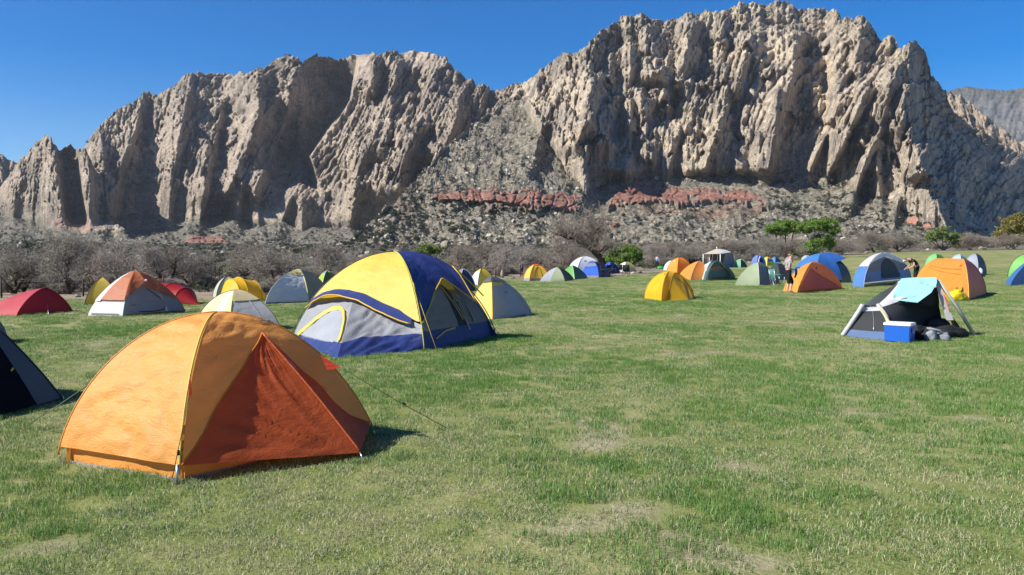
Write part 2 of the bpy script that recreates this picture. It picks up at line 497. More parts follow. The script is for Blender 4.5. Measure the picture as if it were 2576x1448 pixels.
MNT = {}
def mountain(name, label, px0, px1, dpx, nrow, top, cliff, Rf, talus_k, cliff_k, macro, rib_amp, lean, mat, red=None, crest_round=90.0, seed=0.0, jag=1.0, veg_top=0.35, talus_rough=1.0, smooth_zone=None, fins=None, rubble=None, setback=0.0, foot_noise=2.0):
    px = np.arange(px0, px1 + dpx, dpx)
    tp = top(px)
    # roughen the skyline a little
    tp = tp - jag * (3.0 * np.abs(N1(px / 9.0 + seed, px * 0 + 3.3)) + 2.2 * N2(px / 22.0 + seed, px * 0 + 1.1))
    t = np.linspace(0, 1, nrow)
    PX = np.repeat(px[None, :], nrow, 0)
    PY = 660 + (tp[None, :] - 660) * t[:, None]
    rx, rz = ray(PX, PY)
    cb = cliff(PX) + foot_noise * fbm(N2, PX / 38.0 + seed, PX * 0 + 2.2, 3)
    _, e_cb = ray(PX, cb); _, e_f = ray(PX, np.full_like(PX, 645.0))
    k1 = talus_k(PX) if callable(talus_k) else talus_k
    Rcb = Rf / np.maximum(1 - k1 * np.maximum(e_cb, 0), 0.25)
    Rt = Rf / np.maximum(1 - k1 * np.maximum(rz, -0.02), 0.25)
    k2 = cliff_k
    Rc = (Rcb - k2 * Rcb * e_cb) / np.maximum(1 - k2 * rz, 0.3)
    R = np.where(PY > cb, Rt, Rc)
    hf = np.clip((cb - PY) / np.maximum(cb - tp[None, :], 20), 0, 1)        # 0 cliff foot, 1 crest
    hfn = hf + 0.13 * fbm(N1, PX / 70.0 + seed, PY / 60.0, 3)
    R = R + crest_round * hf ** 4 + setback * (sstep(0.24, 0.30, hfn) + 0.9 * sstep(0.50, 0.55, hfn) + 0.8 * sstep(0.74, 0.79, hfn))
    cm = sstep(-4, 14, cb - PY + 8 * fbm(N3, PX / 30.0 + seed, PY / 30.0, 3))   # cliff mask
    R = R + macro(PX, PY, hf)
    X0 = rx * R; Z0 = CAMH + rz * R
    # ribs: coordinates in metres on the face
    S = PX * (Rf * 1.6 / FPX); Zm = Z0
    ln = lean(PX, PY)
    eL, cL, _, _, _ = worley(S / 85.0 + 0.35 * fbm(N1, S / 80.0, Zm / 80.0, 2) + seed, Zm / 75.0, 31 + int(seed * 10))
    sx = S - (ln + 0.34 * (cL - 0.5)) * Zm + 300 * cL
    warp = 1.6 * fbm(N5, S / 16.0, Zm / 22.0, 2)
    sx = sx + warp
    big = billow(N1, (S - ln * Zm) / 62.0 + seed, Zm / 300.0, 2, 0.45)
    sd = int(seed * 10)
    # fins and pillars: upright blocks of several sizes, each standing out by its own amount, with open joints between
    def blocks(w, h, sd_, dome, pick):
        e, cid, f, ox, oy = worley(sx / w + 0.4 * seed, Zm / h, sd_)
        r1 = (cid * 137.31) % 1.0 - 0.5; r2 = (cid * 291.77) % 1.0 - 0.5
        return pick * (cid - 0.5) + 1.4 * dome * (r1 * ox * 2 + 0.7 * r2 * oy) + 0.6 * dome * np.minimum(e * 3.2, 1.0) - 0.45 * dome * np.exp(-(e / 0.06) ** 2)
    b0 = blocks(25.0, 66.0, 1 + sd, 1.0, 1.0)
    b1 = blocks(8.6, 46.0, 2 + sd, 1.0, 0.9)
    b2 = blocks(4.6, 21.0, 3 + sd, 1.0, 0.9)
    b3 = blocks(2.9, 8.0, 4 + sd, 1.0, 0.9)
    fin = 0.5 + 0.5 * fins(PX, PY) if fins is not None else 0.5
    if True:
        e_, c_, f_, ox_, oy_ = worley((S - ln * Zm + warp) / 10.5, Zm / 125.0, 17)
        bf = 0.8 * (c_ - 0.5) + 0.9 * np.minimum(e_ * 2.2, 1.0) + 0.7 * ((c_ * 137.3) % 1.0 - 0.7) * ox_ - 0.5 * np.exp(-(e_ / 0.08) ** 2)
        b1 = b1 * (1 - fin) + 1.7 * bf * fin; b0 = b0 * (1 - 0.5 * fin); b2 = b2 * (1 - 0.45 * fin); b3 = b3 * (1 - 0.5 * fin)
    blk = fbm(N4, (S + 0.3 * Zm) / 30.0, Zm / 22.0 + seed, 3)
    tier = Zm / 50.0 + 0.9 * fbm(N5, S / 120.0 + seed, Zm / 150.0, 3)
    ft = tier - np.floor(tier)
    ledge = (ft - 0.5) * (0.5 + 0.8 * np.clip(fbm(N1, S / 70.0, tier * 0.4, 2), -0.4, 1))
    bed = billow(N5, S / 60.0, (Zm + 0.10 * S) / 6.5, 2, 0.5)
    # where the rock is broken small, and where it stays in clean tall fins
    brk = sstep(-0.25, 0.45, fbm(N2, S / 130.0 + seed, Zm / 90.0, 3) + 0.5 * sstep(0.35, 0.0, hf) + 0.35 * sstep(0.7, 1.0, hf))
    d = rib_amp * (15 * big + 11 * b0 + (7.0 + 1.5 * brk) * b1 + (3.6 + 2.4 * brk) * b2 + (2.1 + 1.9 * brk) * b3 + 1.7 * fbm(N2, S / 5.0, Zm / 7.0, 3) + 4.0 * blk - 8.0 * ledge + 1.0 * bed)
    if smooth_zone is not None:
        d = d * (1 - 0.75 * smooth_zone(PX, PY))
    rd = np.zeros_like(PX); rsoil = np.zeros_like(PX)
    if red is not None:
        rd, rsoil, bench = red(PX, PY)
        d = d * (1 - rd)
        er, cr_, fr_, ox_, oy_ = worley(S / 12.0 + 0.5 * fbm(N1, S / 25.0, Zm / 20.0, 2), Zm / 17.0, 5); e2_, c2_, f2_, _o, _p = worley(S / 5.0, Zm / 6.0, 8)
        dred = rd * (bench + 4.5 * (cr_ - 0.5) + 3.0 * np.minimum(er * 4, 1) + 3.5 * ((cr_ * 91.7) % 1.0 - 0.5) * ox_ - 3.5 * np.exp(-(er / 0.08) ** 2) + 1.8 * (c2_ - 0.5) + 1.0 * np.minimum(e2_ * 4, 1) + 2.5 * fbm(N1, S / 60.0, Zm / 3.5, 2))
    else:
        dred = 0
    tal = (1 - cm) * (1 - rd)
    dt = talus_rough * (5.0 * fbm(N1, S / 45.0 + seed, R / 60.0, 3) + 1.6 * fbm(N2, S / 7.0, R / 9.0, 3) - 6.0 * np.abs(N3(S / 60.0 + seed, R / 260.0)))
    if rubble is not None:
        dt = dt + rubble(PX, PY) * (0.8 * b2 + 1.1 * b3 + 2.5 * fbm(N3, S / 20.0, Zm / 20.0, 2))
    disp = cm * (1 - rd) * d * (0.10 + 0.90 * sstep(0.0, 0.30, hf))
    Rn = np.sqrt(rx * rx + 1)
    X = X0 - (rx / Rn) * (disp + dred); Y = R - (1 / Rn) * (disp + dred); Z = Z0 + 0.18 * disp + tal * dt * sstep(662, 640, PY)
    # crest and back side
    nb = 7
    backX, backY, backZ = [], [], []
    for i in range(1, nb + 1):
        f = i / nb
        back = 420 * f ** 1.5
        backX.append(X[-1] + (rx[-1]) * back); backY.append(Y[-1] + back)
        backZ.append(Z[-1] - (Z[-1] + 5) * f ** 2.2 * 0.9 + 0 * back)
    nbk = nb
    X = np.concatenate([X, np.array(backX)]); Y = np.concatenate([Y, np.array(backY)]); Z = np.concatenate([Z, np.array(backZ)])
    ext = lambda a: np.concatenate([a, np.repeat(a[-1:], nbk, 0)])
    # vegetation: ledges, gullies of the lower cliffs, crest plateau
    veg = cm * (0.10 + 0.55 * np.clip(-blk, 0, 1) + 0.5 * np.clip(0.35 - hf, 0, 1) + veg_top * sstep(0.75, 1.0, hf)) * (1 - rd) + tal * 0.7
    if smooth_zone is not None:
        veg = veg * (1 - smooth_zone(PX, PY))
    V = np.stack([X, Y, Z], -1)
    nc = len(px)
    me = mesh_np(name, V.reshape(-1, 3), grid_faces(V.shape[0], nc), (mat,), False,
                 {'talus': ext(tal), 'red': ext(rd), 'veg': ext(veg), 'redsoil': ext(rsoil)})
    o = obj(name, me)
    tag(o, label, kind='structure')
    MNT[name] = dict(P=V[:nrow], PX=PX, PY=PY, tal=tal, cm=cm, rd=rd, hf=hf)
    return o

def ridge(PX, PY, pts, A, wl, wr, ytop=None):
    """a buttress that stands out toward the viewer: gentle on the sunny side, steep on the shaded one"""
    ys = np.array([p[1] for p in pts], float); xs = np.array([p[0] for p in pts], float)
    o = np.argsort(ys)
    xr = np.interp(PY, ys[o], xs[o])
    dx = PX - xr
    g = np.where(dx < 0, np.exp(-(np.abs(dx) / wl) ** 1.4), np.exp(-(np.abs(dx) / wr) ** 1.7))
    f = sstep(ys.min() - 25, ys.min() + 15, PY) * (1 - sstep(ys.max() - 10, ys.max() + 40, PY))
    return A * g * f

# --- left massif
top_left = pl([(-400, 300), (-150, 330), (60, 420), (150, 400), (205, 385), (225, 352), (250, 325), (262, 312), (300, 280), (345, 250), (360, 235), (375, 232), (380, 243),
     (400, 240), (440, 215), (460, 200), (500, 185), (530, 187), (555, 190), (575, 185), (600, 195), (625, 197), (640, 185), (655, 177), (665, 178),
     (680, 163), (700, 158), (725, 150), (740, 155), (760, 158), (790, 150), (800, 142), (815, 140), (830, 147), (850, 153), (862, 150), (880, 143),
     (920, 140), (940, 133), (950, 142), (970, 143), (1000, 136), (1050, 131), (1090, 137), (1120, 148), (1135, 165), (1145, 180), (1165, 193), (1200, 215),
     (1225, 220), (1238, 230), (1250, 226), (1290, 216), (1400, 205), (1600, 200)])
cliff_left = pl([(-400, 535), (0, 538), (130, 552), (260, 560), (360, 545), (480, 560), (560, 545), (640, 568), (700, 560), (760, 578), (830, 568), (900, 572), (1000, 574), (1100, 575), (1600, 575)])
def macro_left(PX, PY, hf):
    m = 0
    # the recess with the deep shade between the two halves, and the pale slab beside it
    slab = np.interp(PY, [130, 160, 260, 330, 400, 470, 560], [905, 895, 880, 820, 775, 800, 830])
    dx = PX - slab
    m = m + 280 * np.clip(1 + dx / 185.0, 0, 1) * (1 - sstep(-8, 8, dx)) * sstep(520, 400, PY) * sstep(135, 185, PY)
    m = m - 85 * sstep(0, 230, dx) * sstep(620, 500, PY)
    for pts, A, wl, wr in (
        ([(250, 330), (262, 430), (272, 540)], 45, 40, 14),
        ([(360, 236), (340, 330), (300, 440), (285, 540)], 55, 60, 12),
        ([(470, 240), (455, 330), (430, 450), (420, 560)], 50, 55, 16),
        ([(560, 250), (545, 340), (520, 450), (500, 570)], 50, 45, 14),
        ([(655, 200), (650, 290), (610, 400), (560, 500)], 60, 55, 18),
        ([(745, 175), (720, 280), (690, 380), (640, 480)], 55, 50, 20),
        ([(610, 440), (590, 560)], 45, 45, 18),
        ([(730, 490), (700, 580)], 45, 45, 20),
        ([(945, 140), (935, 230)], 55, 40, 14),
        ([(1000, 150), (985, 260), (960, 380)], 42, 40, 16),
        ([(1065, 310), (1020, 400), (1000, 480)], 60, 60, 20),
        ([(1160, 240), (1140, 330), (1110, 400)], 65, 70, 16),
        ([(930, 350), (900, 430), (880, 560)], 45, 50, 22)):
        m = m - 1.7 * ridge(PX, PY, pts, A, wl, wr)
    return m
def red_left(PX, PY):
    q = fbm(N2, PX / 16.0, PY / 16.0, 3) * 9
    r = sstep(592, 597, PY + q * 0.3) * (1 - sstep(617, 622, PY + q * .3)) * sstep(470, 480, PX + q + (PY - 600)) * (1 - sstep(562, 574, PX + q - (PY - 600)))
    r2 = sstep(548, 556, PY + q) * (1 - sstep(572, 580, PY + q)) * sstep(80, 130, PX) * (1 - sstep(250, 300, PX)) * 0.35
    r = np.clip(r + 0 * r2, 0, 1)
    bench = 9 * (((PY - 592) / 8.0) % 1.0) + 8
    return r, np.clip(r2 + 0.5 * np.exp(-((PX - 520) / 60) ** 2 - ((PY - 625) / 12) ** 2), 0, 1), bench
talus_grey = ((0.085, 0.080, 0.062), (0.165, 0.148, 0.12), (0.265, 0.235, 0.19), (0.42, 0.38, 0.32))
M_LEFT = rock_material('rock_left', (0.325, 0.268, 0.212), (0.165, 0.138, 0.122), (0.46, 0.375, 0.285), talus_grey)
mountain('mountain_left', 'grey brown sandstone massif with ribbed cliffs', -420, 1500, 2.2, 275, top_left, cliff_left, 930.0, 7.0, 0.66, macro_left, 1.0,
         lambda X, Y: np.interp(X, [0, 500, 850, 1000, 1250], [0.10, 0.16, 0.55, 0.45, 0.35]), M_LEFT, red_left, seed=3.7, veg_top=0.3, setback=34.0,
         smooth_zone=lambda X, Y: np.clip(sstep(815, 850, X) * (1 - sstep(925, 935, X)) * (1 - sstep(200, 215, Y)) + sstep(985, 1020, X) * (1 - sstep(1100, 1130, X)) * (1 - sstep(165, 190, Y)), 0, 1))
# --- spire at the left edge
top_spire = pl([(-420, 560), (-200, 600), (-90, 560), (0, 478), (30, 440), (60, 398), (90, 366), (112, 348), (128, 352), (138, 374), (150, 388), (162, 376), (178, 368), (190, 380),
                (212, 374), (224, 392), (240, 430), (258, 452), (268, 520), (285, 560), (330, 600), (460, 640)])
cliff_spire = pl([(-420, 560), (0, 542), (80, 552), (140, 575), (220, 585), (300, 590), (460, 640)])
def macro_spire(PX, PY, hf):
    m = 0
    s = np.interp(PY, [340, 400, 480, 560], [128, 142, 150, 165])
    dx = PX - s
    m = m + 130 * sstep(-6, 24, dx) * (1 - 0.85 * sstep(46, 62, dx)) * sstep(345, 400, PY) * (1 - sstep(540, 585, PY))
    m = m + 90 * sstep(226, 250, PX) * (1 - sstep(540, 585, PY))
    for pts, A, wl, wr in (([(95, 366), (85, 460), (80, 550)], 30, 40, 10), ([(55, 410), (45, 480), (35, 545)], 25, 30, 12)):
        m = m - ridge(PX, PY, pts, A, wl, wr)
    return m
def red_spire(PX, PY):
    q = fbm(N2, PX / 16.0, PY / 16.0, 3) * 8
    r = sstep(548, 553, PY + q) * (1 - sstep(575, 582, PY + q)) * sstep(120, 150, PX + q) * (1 - sstep(230, 255, PX + q)) * 0.55
    return r, r * 0 , 4 + 0 * PX
mountain('mountain_spire', 'twin pointed rock spire standing before the grey massif', -420, 460, 2.2, 150, top_spire, cliff_spire, 850.0, 7.0, 0.45, macro_spire, 0.75,
         lambda X, Y: 0.12 + 0 * X, M_LEFT, red_spire, seed=9.1, crest_round=40, jag=1.3)
# --- far ridges behind the big massif
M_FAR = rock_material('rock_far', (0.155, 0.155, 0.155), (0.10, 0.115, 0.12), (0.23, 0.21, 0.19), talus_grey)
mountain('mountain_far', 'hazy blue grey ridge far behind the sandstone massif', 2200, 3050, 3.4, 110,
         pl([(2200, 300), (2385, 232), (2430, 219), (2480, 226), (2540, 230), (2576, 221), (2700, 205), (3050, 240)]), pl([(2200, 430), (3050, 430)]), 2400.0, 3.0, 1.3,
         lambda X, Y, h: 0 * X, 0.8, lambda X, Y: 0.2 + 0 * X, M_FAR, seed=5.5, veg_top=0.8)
M_MID = rock_material('rock_mid', (0.36, 0.285, 0.215), (0.22, 0.17, 0.135), (0.46, 0.37, 0.28), talus_grey)
mountain('mountain_shoulder', 'tan sandstone shoulder stepping down behind the massif', 2300, 3050, 2.9, 120,
         pl([(2300, 330), (2370, 255), (2392, 236), (2410, 243), (2440, 258), (2465, 285), (2500, 312), (2540, 345), (2576, 362), (2700, 430), (3050, 560)]), pl([(2300, 600), (3050, 610)]), 1500.0, 3.0, 0.9,
         lambda X, Y, h: 0 * X, 1.1, lambda X, Y: -0.3 + 0 * X, M_MID, seed=1.5, veg_top=0.2)
# --- right massif with its long talus foot
top_right = pl([(700, 655), (800, 632), (850, 606), (900, 580), (980, 520), (1025, 478), (1071, 430), (1103, 387), (1151, 345), (1200, 310), (1231, 287), (1262, 262), (1288, 242),
     (1300, 222), (1320, 208), (1365, 180), (1400, 152), (1430, 140), (1455, 131), (1480, 115), (1510, 90), (1530, 78), (1560, 57), (1600, 41), (1630, 43), (1660, 52), (1680, 57),
     (1700, 52), (1730, 42), (1760, 37), (1800, 36), (1850, 25), (1900, 13), (1950, 9), (1985, 10), (2010, 24), (2040, 22), (2065, 25), (2100, 33), (2110, 42), (2130, 45), (2160, 47),
     (2178, 55), (2195, 75), (2212, 95), (2226, 101), (2245, 99), (2262, 118), (2281, 133), (2287, 122), (2300, 113), (2312, 120), (2325, 137), (2343, 181), (2367, 217), (2379, 233),
     (2387, 264), (2406, 290), (2448, 324), (2490, 350), (2530, 371), (2576, 396), (2726, 480), (3050, 600)])
cliff_right = pl([(700, 640), (820, 605), (900, 580), (980, 520), (1025, 478), (1071, 432), (1151, 348), (1231, 292), (1275, 265), (1310, 262), (1345, 310), (1390, 385), (1430, 440), (1475, 485), (1530, 465), (1560, 452), (1650, 448), (1900, 446), (2000, 432),
                  (2080, 440), (2120, 466), (2200, 498), (2300, 545), (2400, 585), (2576, 604), (2726, 615), (3050, 630)])
def macro_right(PX, PY, hf):
    m = 0
    # the far flank turns away from the sun
    xs = 2288 + np.clip(PY - 330, 0, 400) * 0.38
    m = m + 2.1 * np.clip(PX - xs, 0, 480) * sstep(640, 560, PY) + 60 * sstep(-4, 30, PX - xs) * sstep(600, 500, PY)
    # big gullies
    for pts, A, wl, wr in (
        ([(1610, 45), (1640, 120), (1655, 200)], 70, 90, 30),
        ([(1480, 300), (1530, 360), (1590, 430)], 45, 70, 25),
        ([(1600, 230), (1625, 300), (1640, 400)], 45, 60, 16),
        ([(1500, 200), (1480, 280), (1450, 370)], 40, 50, 16),
        ([(1745, 60), (1720, 160), (1680, 260)], 45, 50, 18),
        ([(2012, 85), (1990, 200), (1950, 330), (1930, 430)], 85, 70, 16),
        ([(1890, 100), (1850, 220), (1800, 330), (1770, 430)], 55, 60, 18),
        ([(1960, 230), (1945, 330), (1935, 430)], 30, 25, 9),
        ([(1830, 300), (1850, 430)], 40, 45, 18),
        ([(2170, 60), (2150, 150), (2100, 230)], 50, 50, 22),
        ([(2185, 225), (2140, 330), (2080, 440)], 80, 60, 16),
        ([(2110, 270), (2070, 360), (2030, 440)], 45, 30, 10),
        ([(2260, 160), (2235, 240), (2210, 320)], 55, 35, 16),
        ([(2210, 340), (2170, 430), (2140, 510)], 55, 35, 14),
        ([(2275, 240), (2262, 330)], 35, 25, 14),
        ([(2205, 420), (2215, 520)], 40, 25, 14),
        ([(2330, 370), (2310, 430)], 70, 30, 22),
        ([(2260, 500), (2250, 545)], 35, 22, 12),
        ([(1400, 240), (1360, 330), (1330, 420)], 35, 50, 16),
        ([(1700, 330), (1680, 440)], 40, 50, 16),
        ([(1560, 420), (1580, 470)], 40, 40, 30)):
        m = m - 1.3 * ridge(PX, PY, pts, A, wl, wr)
    m = m + 30 * np.exp(-((PX - 1485 - (PY - 400) * 0.25) / 26) ** 2) * sstep(300, 380, PY) * (1 - sstep(500, 540, PY))
    return m
def red_right(PX, PY):
    q = fbm(N2, PX / 18.0, PY / 18.0, 3) * 7 + 10 * np.clip(fbm(N4, PX / 45.0, PY / 60.0, 2), -.6, .6)
    t1 = np.interp(PX, [1080, 1180, 1300, 1460], [494, 478, 480, 492]); b1 = np.interp(PX, [1080, 1200, 1330, 1460], [503, 508, 516, 530])
    a = sstep(-2, 2, PY - t1 + q * .6) * (1 - sstep(-2, 2, PY - b1 + q * .5)) * sstep(1078, 1100, PX + q) * (1 - sstep(1452, 1466, PX + q))
    t2 = np.interp(PX, [1525, 1560, 1600, 1650, 1850, 1925], [515, 478, 458, 470, 478, 492]); b2 = np.interp(PX, [1525, 1600, 1850, 1925], [522, 510, 508, 524])
    b = sstep(-2, 2, PY - t2 + q * .6) * (1 - sstep(-2, 2, PY - b2 + q * .5)) * sstep(1522, 1535, PX + q) * (1 - sstep(1912, 1930, PX + q))
    c = 0.9 * sstep(0, 3, PY - 516 + q) * (1 - sstep(0, 3, PY - 523 + q)) * sstep(1200, 1230, PX) * (1 - sstep(1390, 1420, PX))
    gate = sstep(-0.70, -0.48, fbm(N3, PX / 40.0 + 2, PY / 25.0, 3))
    r = np.clip(a + b + c * 0.8, 0, 1) * gate
    soil = 0.85 * np.exp(-((PY - 522 - 0.0 * PX) / 10) ** 2) * sstep(1560, 1640, PX) * (1 - sstep(1900, 1960, PX))
    soil = soil + 0.7 * np.exp(-((PY - 535) / 12) ** 2 - ((PX - 1780) / 110) ** 2) + 0.6 * np.exp(-((PX - 1010) / 50) ** 2 - ((PY - 515) / 14) ** 2)
    soil = soil + 0.6 * np.exp(-((PX - 1150) / 90) ** 2 - ((PY - 470) / 10) ** 2)
    hb = np.clip((PY - np.where(PX < 1500, t1, t2)) / np.maximum(np.where(PX < 1500, b1 - t1, b2 - t2), 6), 0, 1)
    bench = 3 + 8 * (np.floor(hb * 2.99 + 0.35 * fbm(N5, PX / 60.0, PY * 0, 2)) / 3.0)
    return r, np.clip(soil * (0.6 + 0.6 * fbm(N3, PX / 12.0, PY / 8.0, 2)), 0, 1), bench
talus_tan = ((0.135, 0.12, 0.092), (0.23, 0.20, 0.158), (0.335, 0.293, 0.232), (0.50, 0.45, 0.365))
M_RIGHT = rock_material('rock_right', (0.39, 0.328, 0.258), (0.205, 0.172, 0.15), (0.56, 0.46, 0.335), talus_tan)
mountain('mountain_right', 'tan sandstone massif with leaning rock fins above red ledges', 700, 3050, 2.05, 330, top_right, cliff_right, 620.0, lambda X: np.interp(X, [1000, 1350, 1560], [2.3, 2.6, 4.0]), 0.60, macro_right, 0.88,
         lambda X, Y: np.interp(X, [1100, 1400, 1700, 1900, 2100, 2300], [0.25, 0.10, 0.22, 0.22, 0.38, 0.42]), M_RIGHT, red_right, seed=0.0, veg_top=0.45,
         fins=lambda X, Y: sstep(1760, 1880, X) * (1 - sstep(2240, 2290, X)) * sstep(90, 150, Y) * (1 - sstep(460, 500, Y)),
         rubble=lambda X, Y: sstep(1520, 1440, X) * sstep(540, 480, Y), setback=38.0, foot_noise=8.0)
# ------------------------------------------------------------------ plants: bare trees, leafy trees, scrub, grass
def bark_mat(c0, c1, name='bark'):
    t = NT(name); n = t.noise(9.0, 4, 0.65, t.coord('Object', (1, 1, 0.35)))
    t.surf(t.bsdf(t.ramp(n, [(0.35, c0), (0.65, c1)]), 0.95, 0.1))
    return t.m
BARK_DARK = bark_mat((0.045, 0.034, 0.028), (0.10, 0.078, 0.062))
BARK_PALE = bark_mat((0.20, 0.175, 0.15), (0.42, 0.37, 0.32))
TWIG_GREY = bark_mat((0.20, 0.18, 0.15), (0.37, 0.335, 0.285))
TWIG_BROWN = bark_mat((0.18, 0.152, 0.122), (0.33, 0.285, 0.235))
TWIG_PALE = bark_mat((0.25, 0.215, 0.19), (0.40, 0.35, 0.31))
def leaf_mat(c0, c1, c2):
    t = NT('leaves'); n = t.noise(0.9, 3, 0.6, t.coord('Object')); m = t.noise(14, 2, 0.6, t.coord('Object'))
    col = t.ramp(t.math('ADD', t.math('MULTIPLY', n, 0.5), t.math('MULTIPLY', m, 0.5)), [(0.36, c0), (0.5, c1), (0.64, c2)])
    p = t.bsdf(col, 0.6, 0.25)
    tr = t.n('ShaderNodeBsdfTranslucent', ins={'Color': col}).outputs[0]
    mx = t.n('ShaderNodeMixShader', ins={0: 0.35}); t.set(mx, 1, p); t.set(mx, 2, tr); t.surf(mx.outputs[0])
    return t.m
LEAF_BRIGHT = leaf_mat((0.095, 0.155, 0.028), (0.165, 0.265, 0.048), (0.25, 0.37, 0.08))
LEAF_SPRING = leaf_mat((0.11, 0.155, 0.045), (0.18, 0.245, 0.07), (0.25, 0.33, 0.105))
LEAF_OLIVE = leaf_mat((0.15, 0.13, 0.03), (0.24, 0.205, 0.05), (0.33, 0.285, 0.085))
LEAF_GREY = leaf_mat((0.075, 0.085, 0.055), (0.12, 0.13, 0.085), (0.17, 0.18, 0.12))
LEAF_DARK = leaf_mat((0.045, 0.054, 0.030), (0.070, 0.080, 0.046), (0.10, 0.11, 0.065))

def grow(rs, h, spread, trunks, lean, levels=4, gnarl=0.35, up=0.25):
    """returns thick segments [(p0,p1,r0,r1)], twig segments and tip points of one tree, foot at the origin"""
    thick, thin, tips = [], [], []
    def branch(p, d, length, r, lev):
        n = 4 if lev < 2 else 3
        q = p.copy()
        for i in range(n):
            d2 = (d + Vector((rs.normal(), rs.normal(), rs.normal() * 0.7)) * gnarl * (0.5 + 0.35 * lev) + Vector((0, 0, up))).normalized()
            e = q + d2 * (length / n)
            r1 = r * (1 - 0.55 * (i + 1) / n)
            r0 = r * (1 - 0.55 * i / n)
            (thick if r0 > 0.0062 * h else thin).append((q.copy(), e.copy(), r0, r1))
            if lev < levels and (i > 0 or lev > 0):
                k = 1 if lev == 0 else (2 if rs.rand() < 0.6 else 1)
                for _ in range(k):
                    a = rs.rand() * 2 * math.pi
                    perp = d2.orthogonal().normalized(); perp = Quaternion(d2, a) @ perp
                    nd = (d2 * 0.55 + perp * (0.75 + 0.3 * rs.rand()) * spread).normalized()
                    branch(e, nd, length * (0.62 + 0.2 * rs.rand()) * (1 - 0.12 * i / n), r1 * 0.62, lev + 1)
            d = d2; q = e
        tips.append(q)
        if lev < levels:
            for _ in range(2):
                nd = (d + Vector((rs.normal(), rs.normal(), rs.normal())) * 0.55).normalized()
                branch(q, nd, length * 0.6, r * 0.4, lev + 1)
    for k in range(trunks):
        a = rs.rand() * 6.28
        d = Vector((lean[0] + (0.45 * math.cos(a) if trunks > 1 else 0), lean[1] + (0.45 * math.sin(a) if trunks > 1 else 0), 1)).normalized()
        branch(Vector((0.06 * k, 0, -0.05)), d, h * 0.42, 0.040 * h / (trunks ** 0.4), 0)
    return thick, thin, tips

def seg_mesh(name, segs, sides, mat, rmin=0.0):
    """all segments as tapered prisms, vectorised"""
    if not segs: segs = [(Vector((0, 0, 0)), Vector((0, 0, .01)), .01, .01)]
    a = np.array([s[0] for s in segs], float); b = np.array([s[1] for s in segs], float)
    r0 = np.maximum(np.array([s[2] for s in segs]), rmin); r1 = np.maximum(np.array([s[3] for s in segs]), rmin)
    t = b - a; t /= np.maximum(np.linalg.norm(t, axis=1, keepdims=True), 1e-6)
    ref = np.where(np.abs(t[:, 2:3]) < 0.9, [[0, 0, 1.]], [[1., 0, 0]])
    u = np.cross(t, ref); u /= np.linalg.norm(u, axis=1, keepdims=True)
    w = np.cross(t, u)
    vs_ = []
    for e, r in ((a, r0), (b, r1)):
        for k in range(sides):
            an = 2 * math.pi * k / sides
            vs_.append(e + (u * math.cos(an) + w * math.sin(an)) * r[:, None])
    V = np.stack(vs_, 1); n = len(segs)
    base = (np.arange(n) * 2 * sides)[:, None]
    F = []
    for k in range(sides):
        k2 = (k + 1) % sides
        F.append(np.concatenate([base + k, base + k2, base + sides + k2, base + sides + k], 1))
    return mesh_np(name, V.reshape(-1, 3), np.concatenate(F), (mat,), sides > 3)

def leaf_mesh(name, centres, rs, per, cr, size, mat, flat=0.8):
    """many small leaf faces round the centres"""
    c = np.repeat(np.asarray(centres, float), per, 0)
    n = len(c)
    d = rs.normal(size=(n, 3)); d /= np.linalg.norm(d, axis=1, keepdims=True)
    c = c + d * (cr * rs.rand(n, 1) ** 0.5) * np.array([1, 1, flat])
    u = rs.normal(size=(n, 3)); u /= np.linalg.norm(u, axis=1, keepdims=True)
    w = np.cross(u, rs.normal(size=(n, 3))); w /= np.maximum(np.linalg.norm(w, axis=1, keepdims=True), 1e-6)
    s = size * (0.6 + 0.8 * rs.rand(n, 1))
    V = np.stack([c - u * s, c + w * s * 0.45, c + u * s, c - w * s * 0.45], 1)
    F = np.arange(n * 4).reshape(-1, 4)
    return mesh_np(name, V.reshape(-1, 3), F, (mat,), False)

_trees = {}
def bare_template(kind):
    if kind in _trees: return _trees[kind]
    seed, trunks, lean, spread, gn, up, bark, twig = {
        'v': (1, 2, (0.0, 0), 0.95, 0.30, 0.16, BARK_DARK, TWIG_GREY),
        'tall': (2, 1, (0.05, 0), 0.8, 0.30, 0.22, BARK_PALE, TWIG_PALE),
        'round': (3, 2, (-0.05, 0.1), 1.0, 0.40, 0.12, BARK_DARK, TWIG_BROWN),
        'spread': (4, 3, (0.05, -0.1), 1.05, 0.42, 0.05, BARK_DARK, TWIG_GREY),
        'pale': (5, 1, (0.08, 0), 1.0, 0.36, 0.15, BARK_PALE, TWIG_PALE),
        'brush': (6, 4, (0, 0), 1.0, 0.45, 0.08, TWIG_BROWN, TWIG_BROWN)}[kind]
    rs = np.random.RandomState(seed * 7 + 1)
    th, tn, tips = grow(rs, 4.0, spread, trunks, lean, 4, gn, up)
    # extra fine sprays
    tn = [q for q in tn if rs.rand() < 0.40]
    for p in tips[::5]:
        for _ in range(1):
            d = Vector((rs.normal(), rs.normal(), rs.normal() * 0.6 + 0.3)).normalized() * (0.12 + 0.22 * rs.rand())
            tn.append((p, p + d, 0.007, 0.004))
    zt = max(max(s[1].z for s in tn), 0.1); k = 4.0 / zt
    sc = lambda L: [(a * k, b * k, r * k, q * k) for a, b, r, q in L]
    _trees[kind] = (seg_mesh('trunk', sc(th), 6, bark), seg_mesh('crown', sc(tn), 3, twig, 0.010))
    return _trees[kind]
TREES_MEASURED = {}
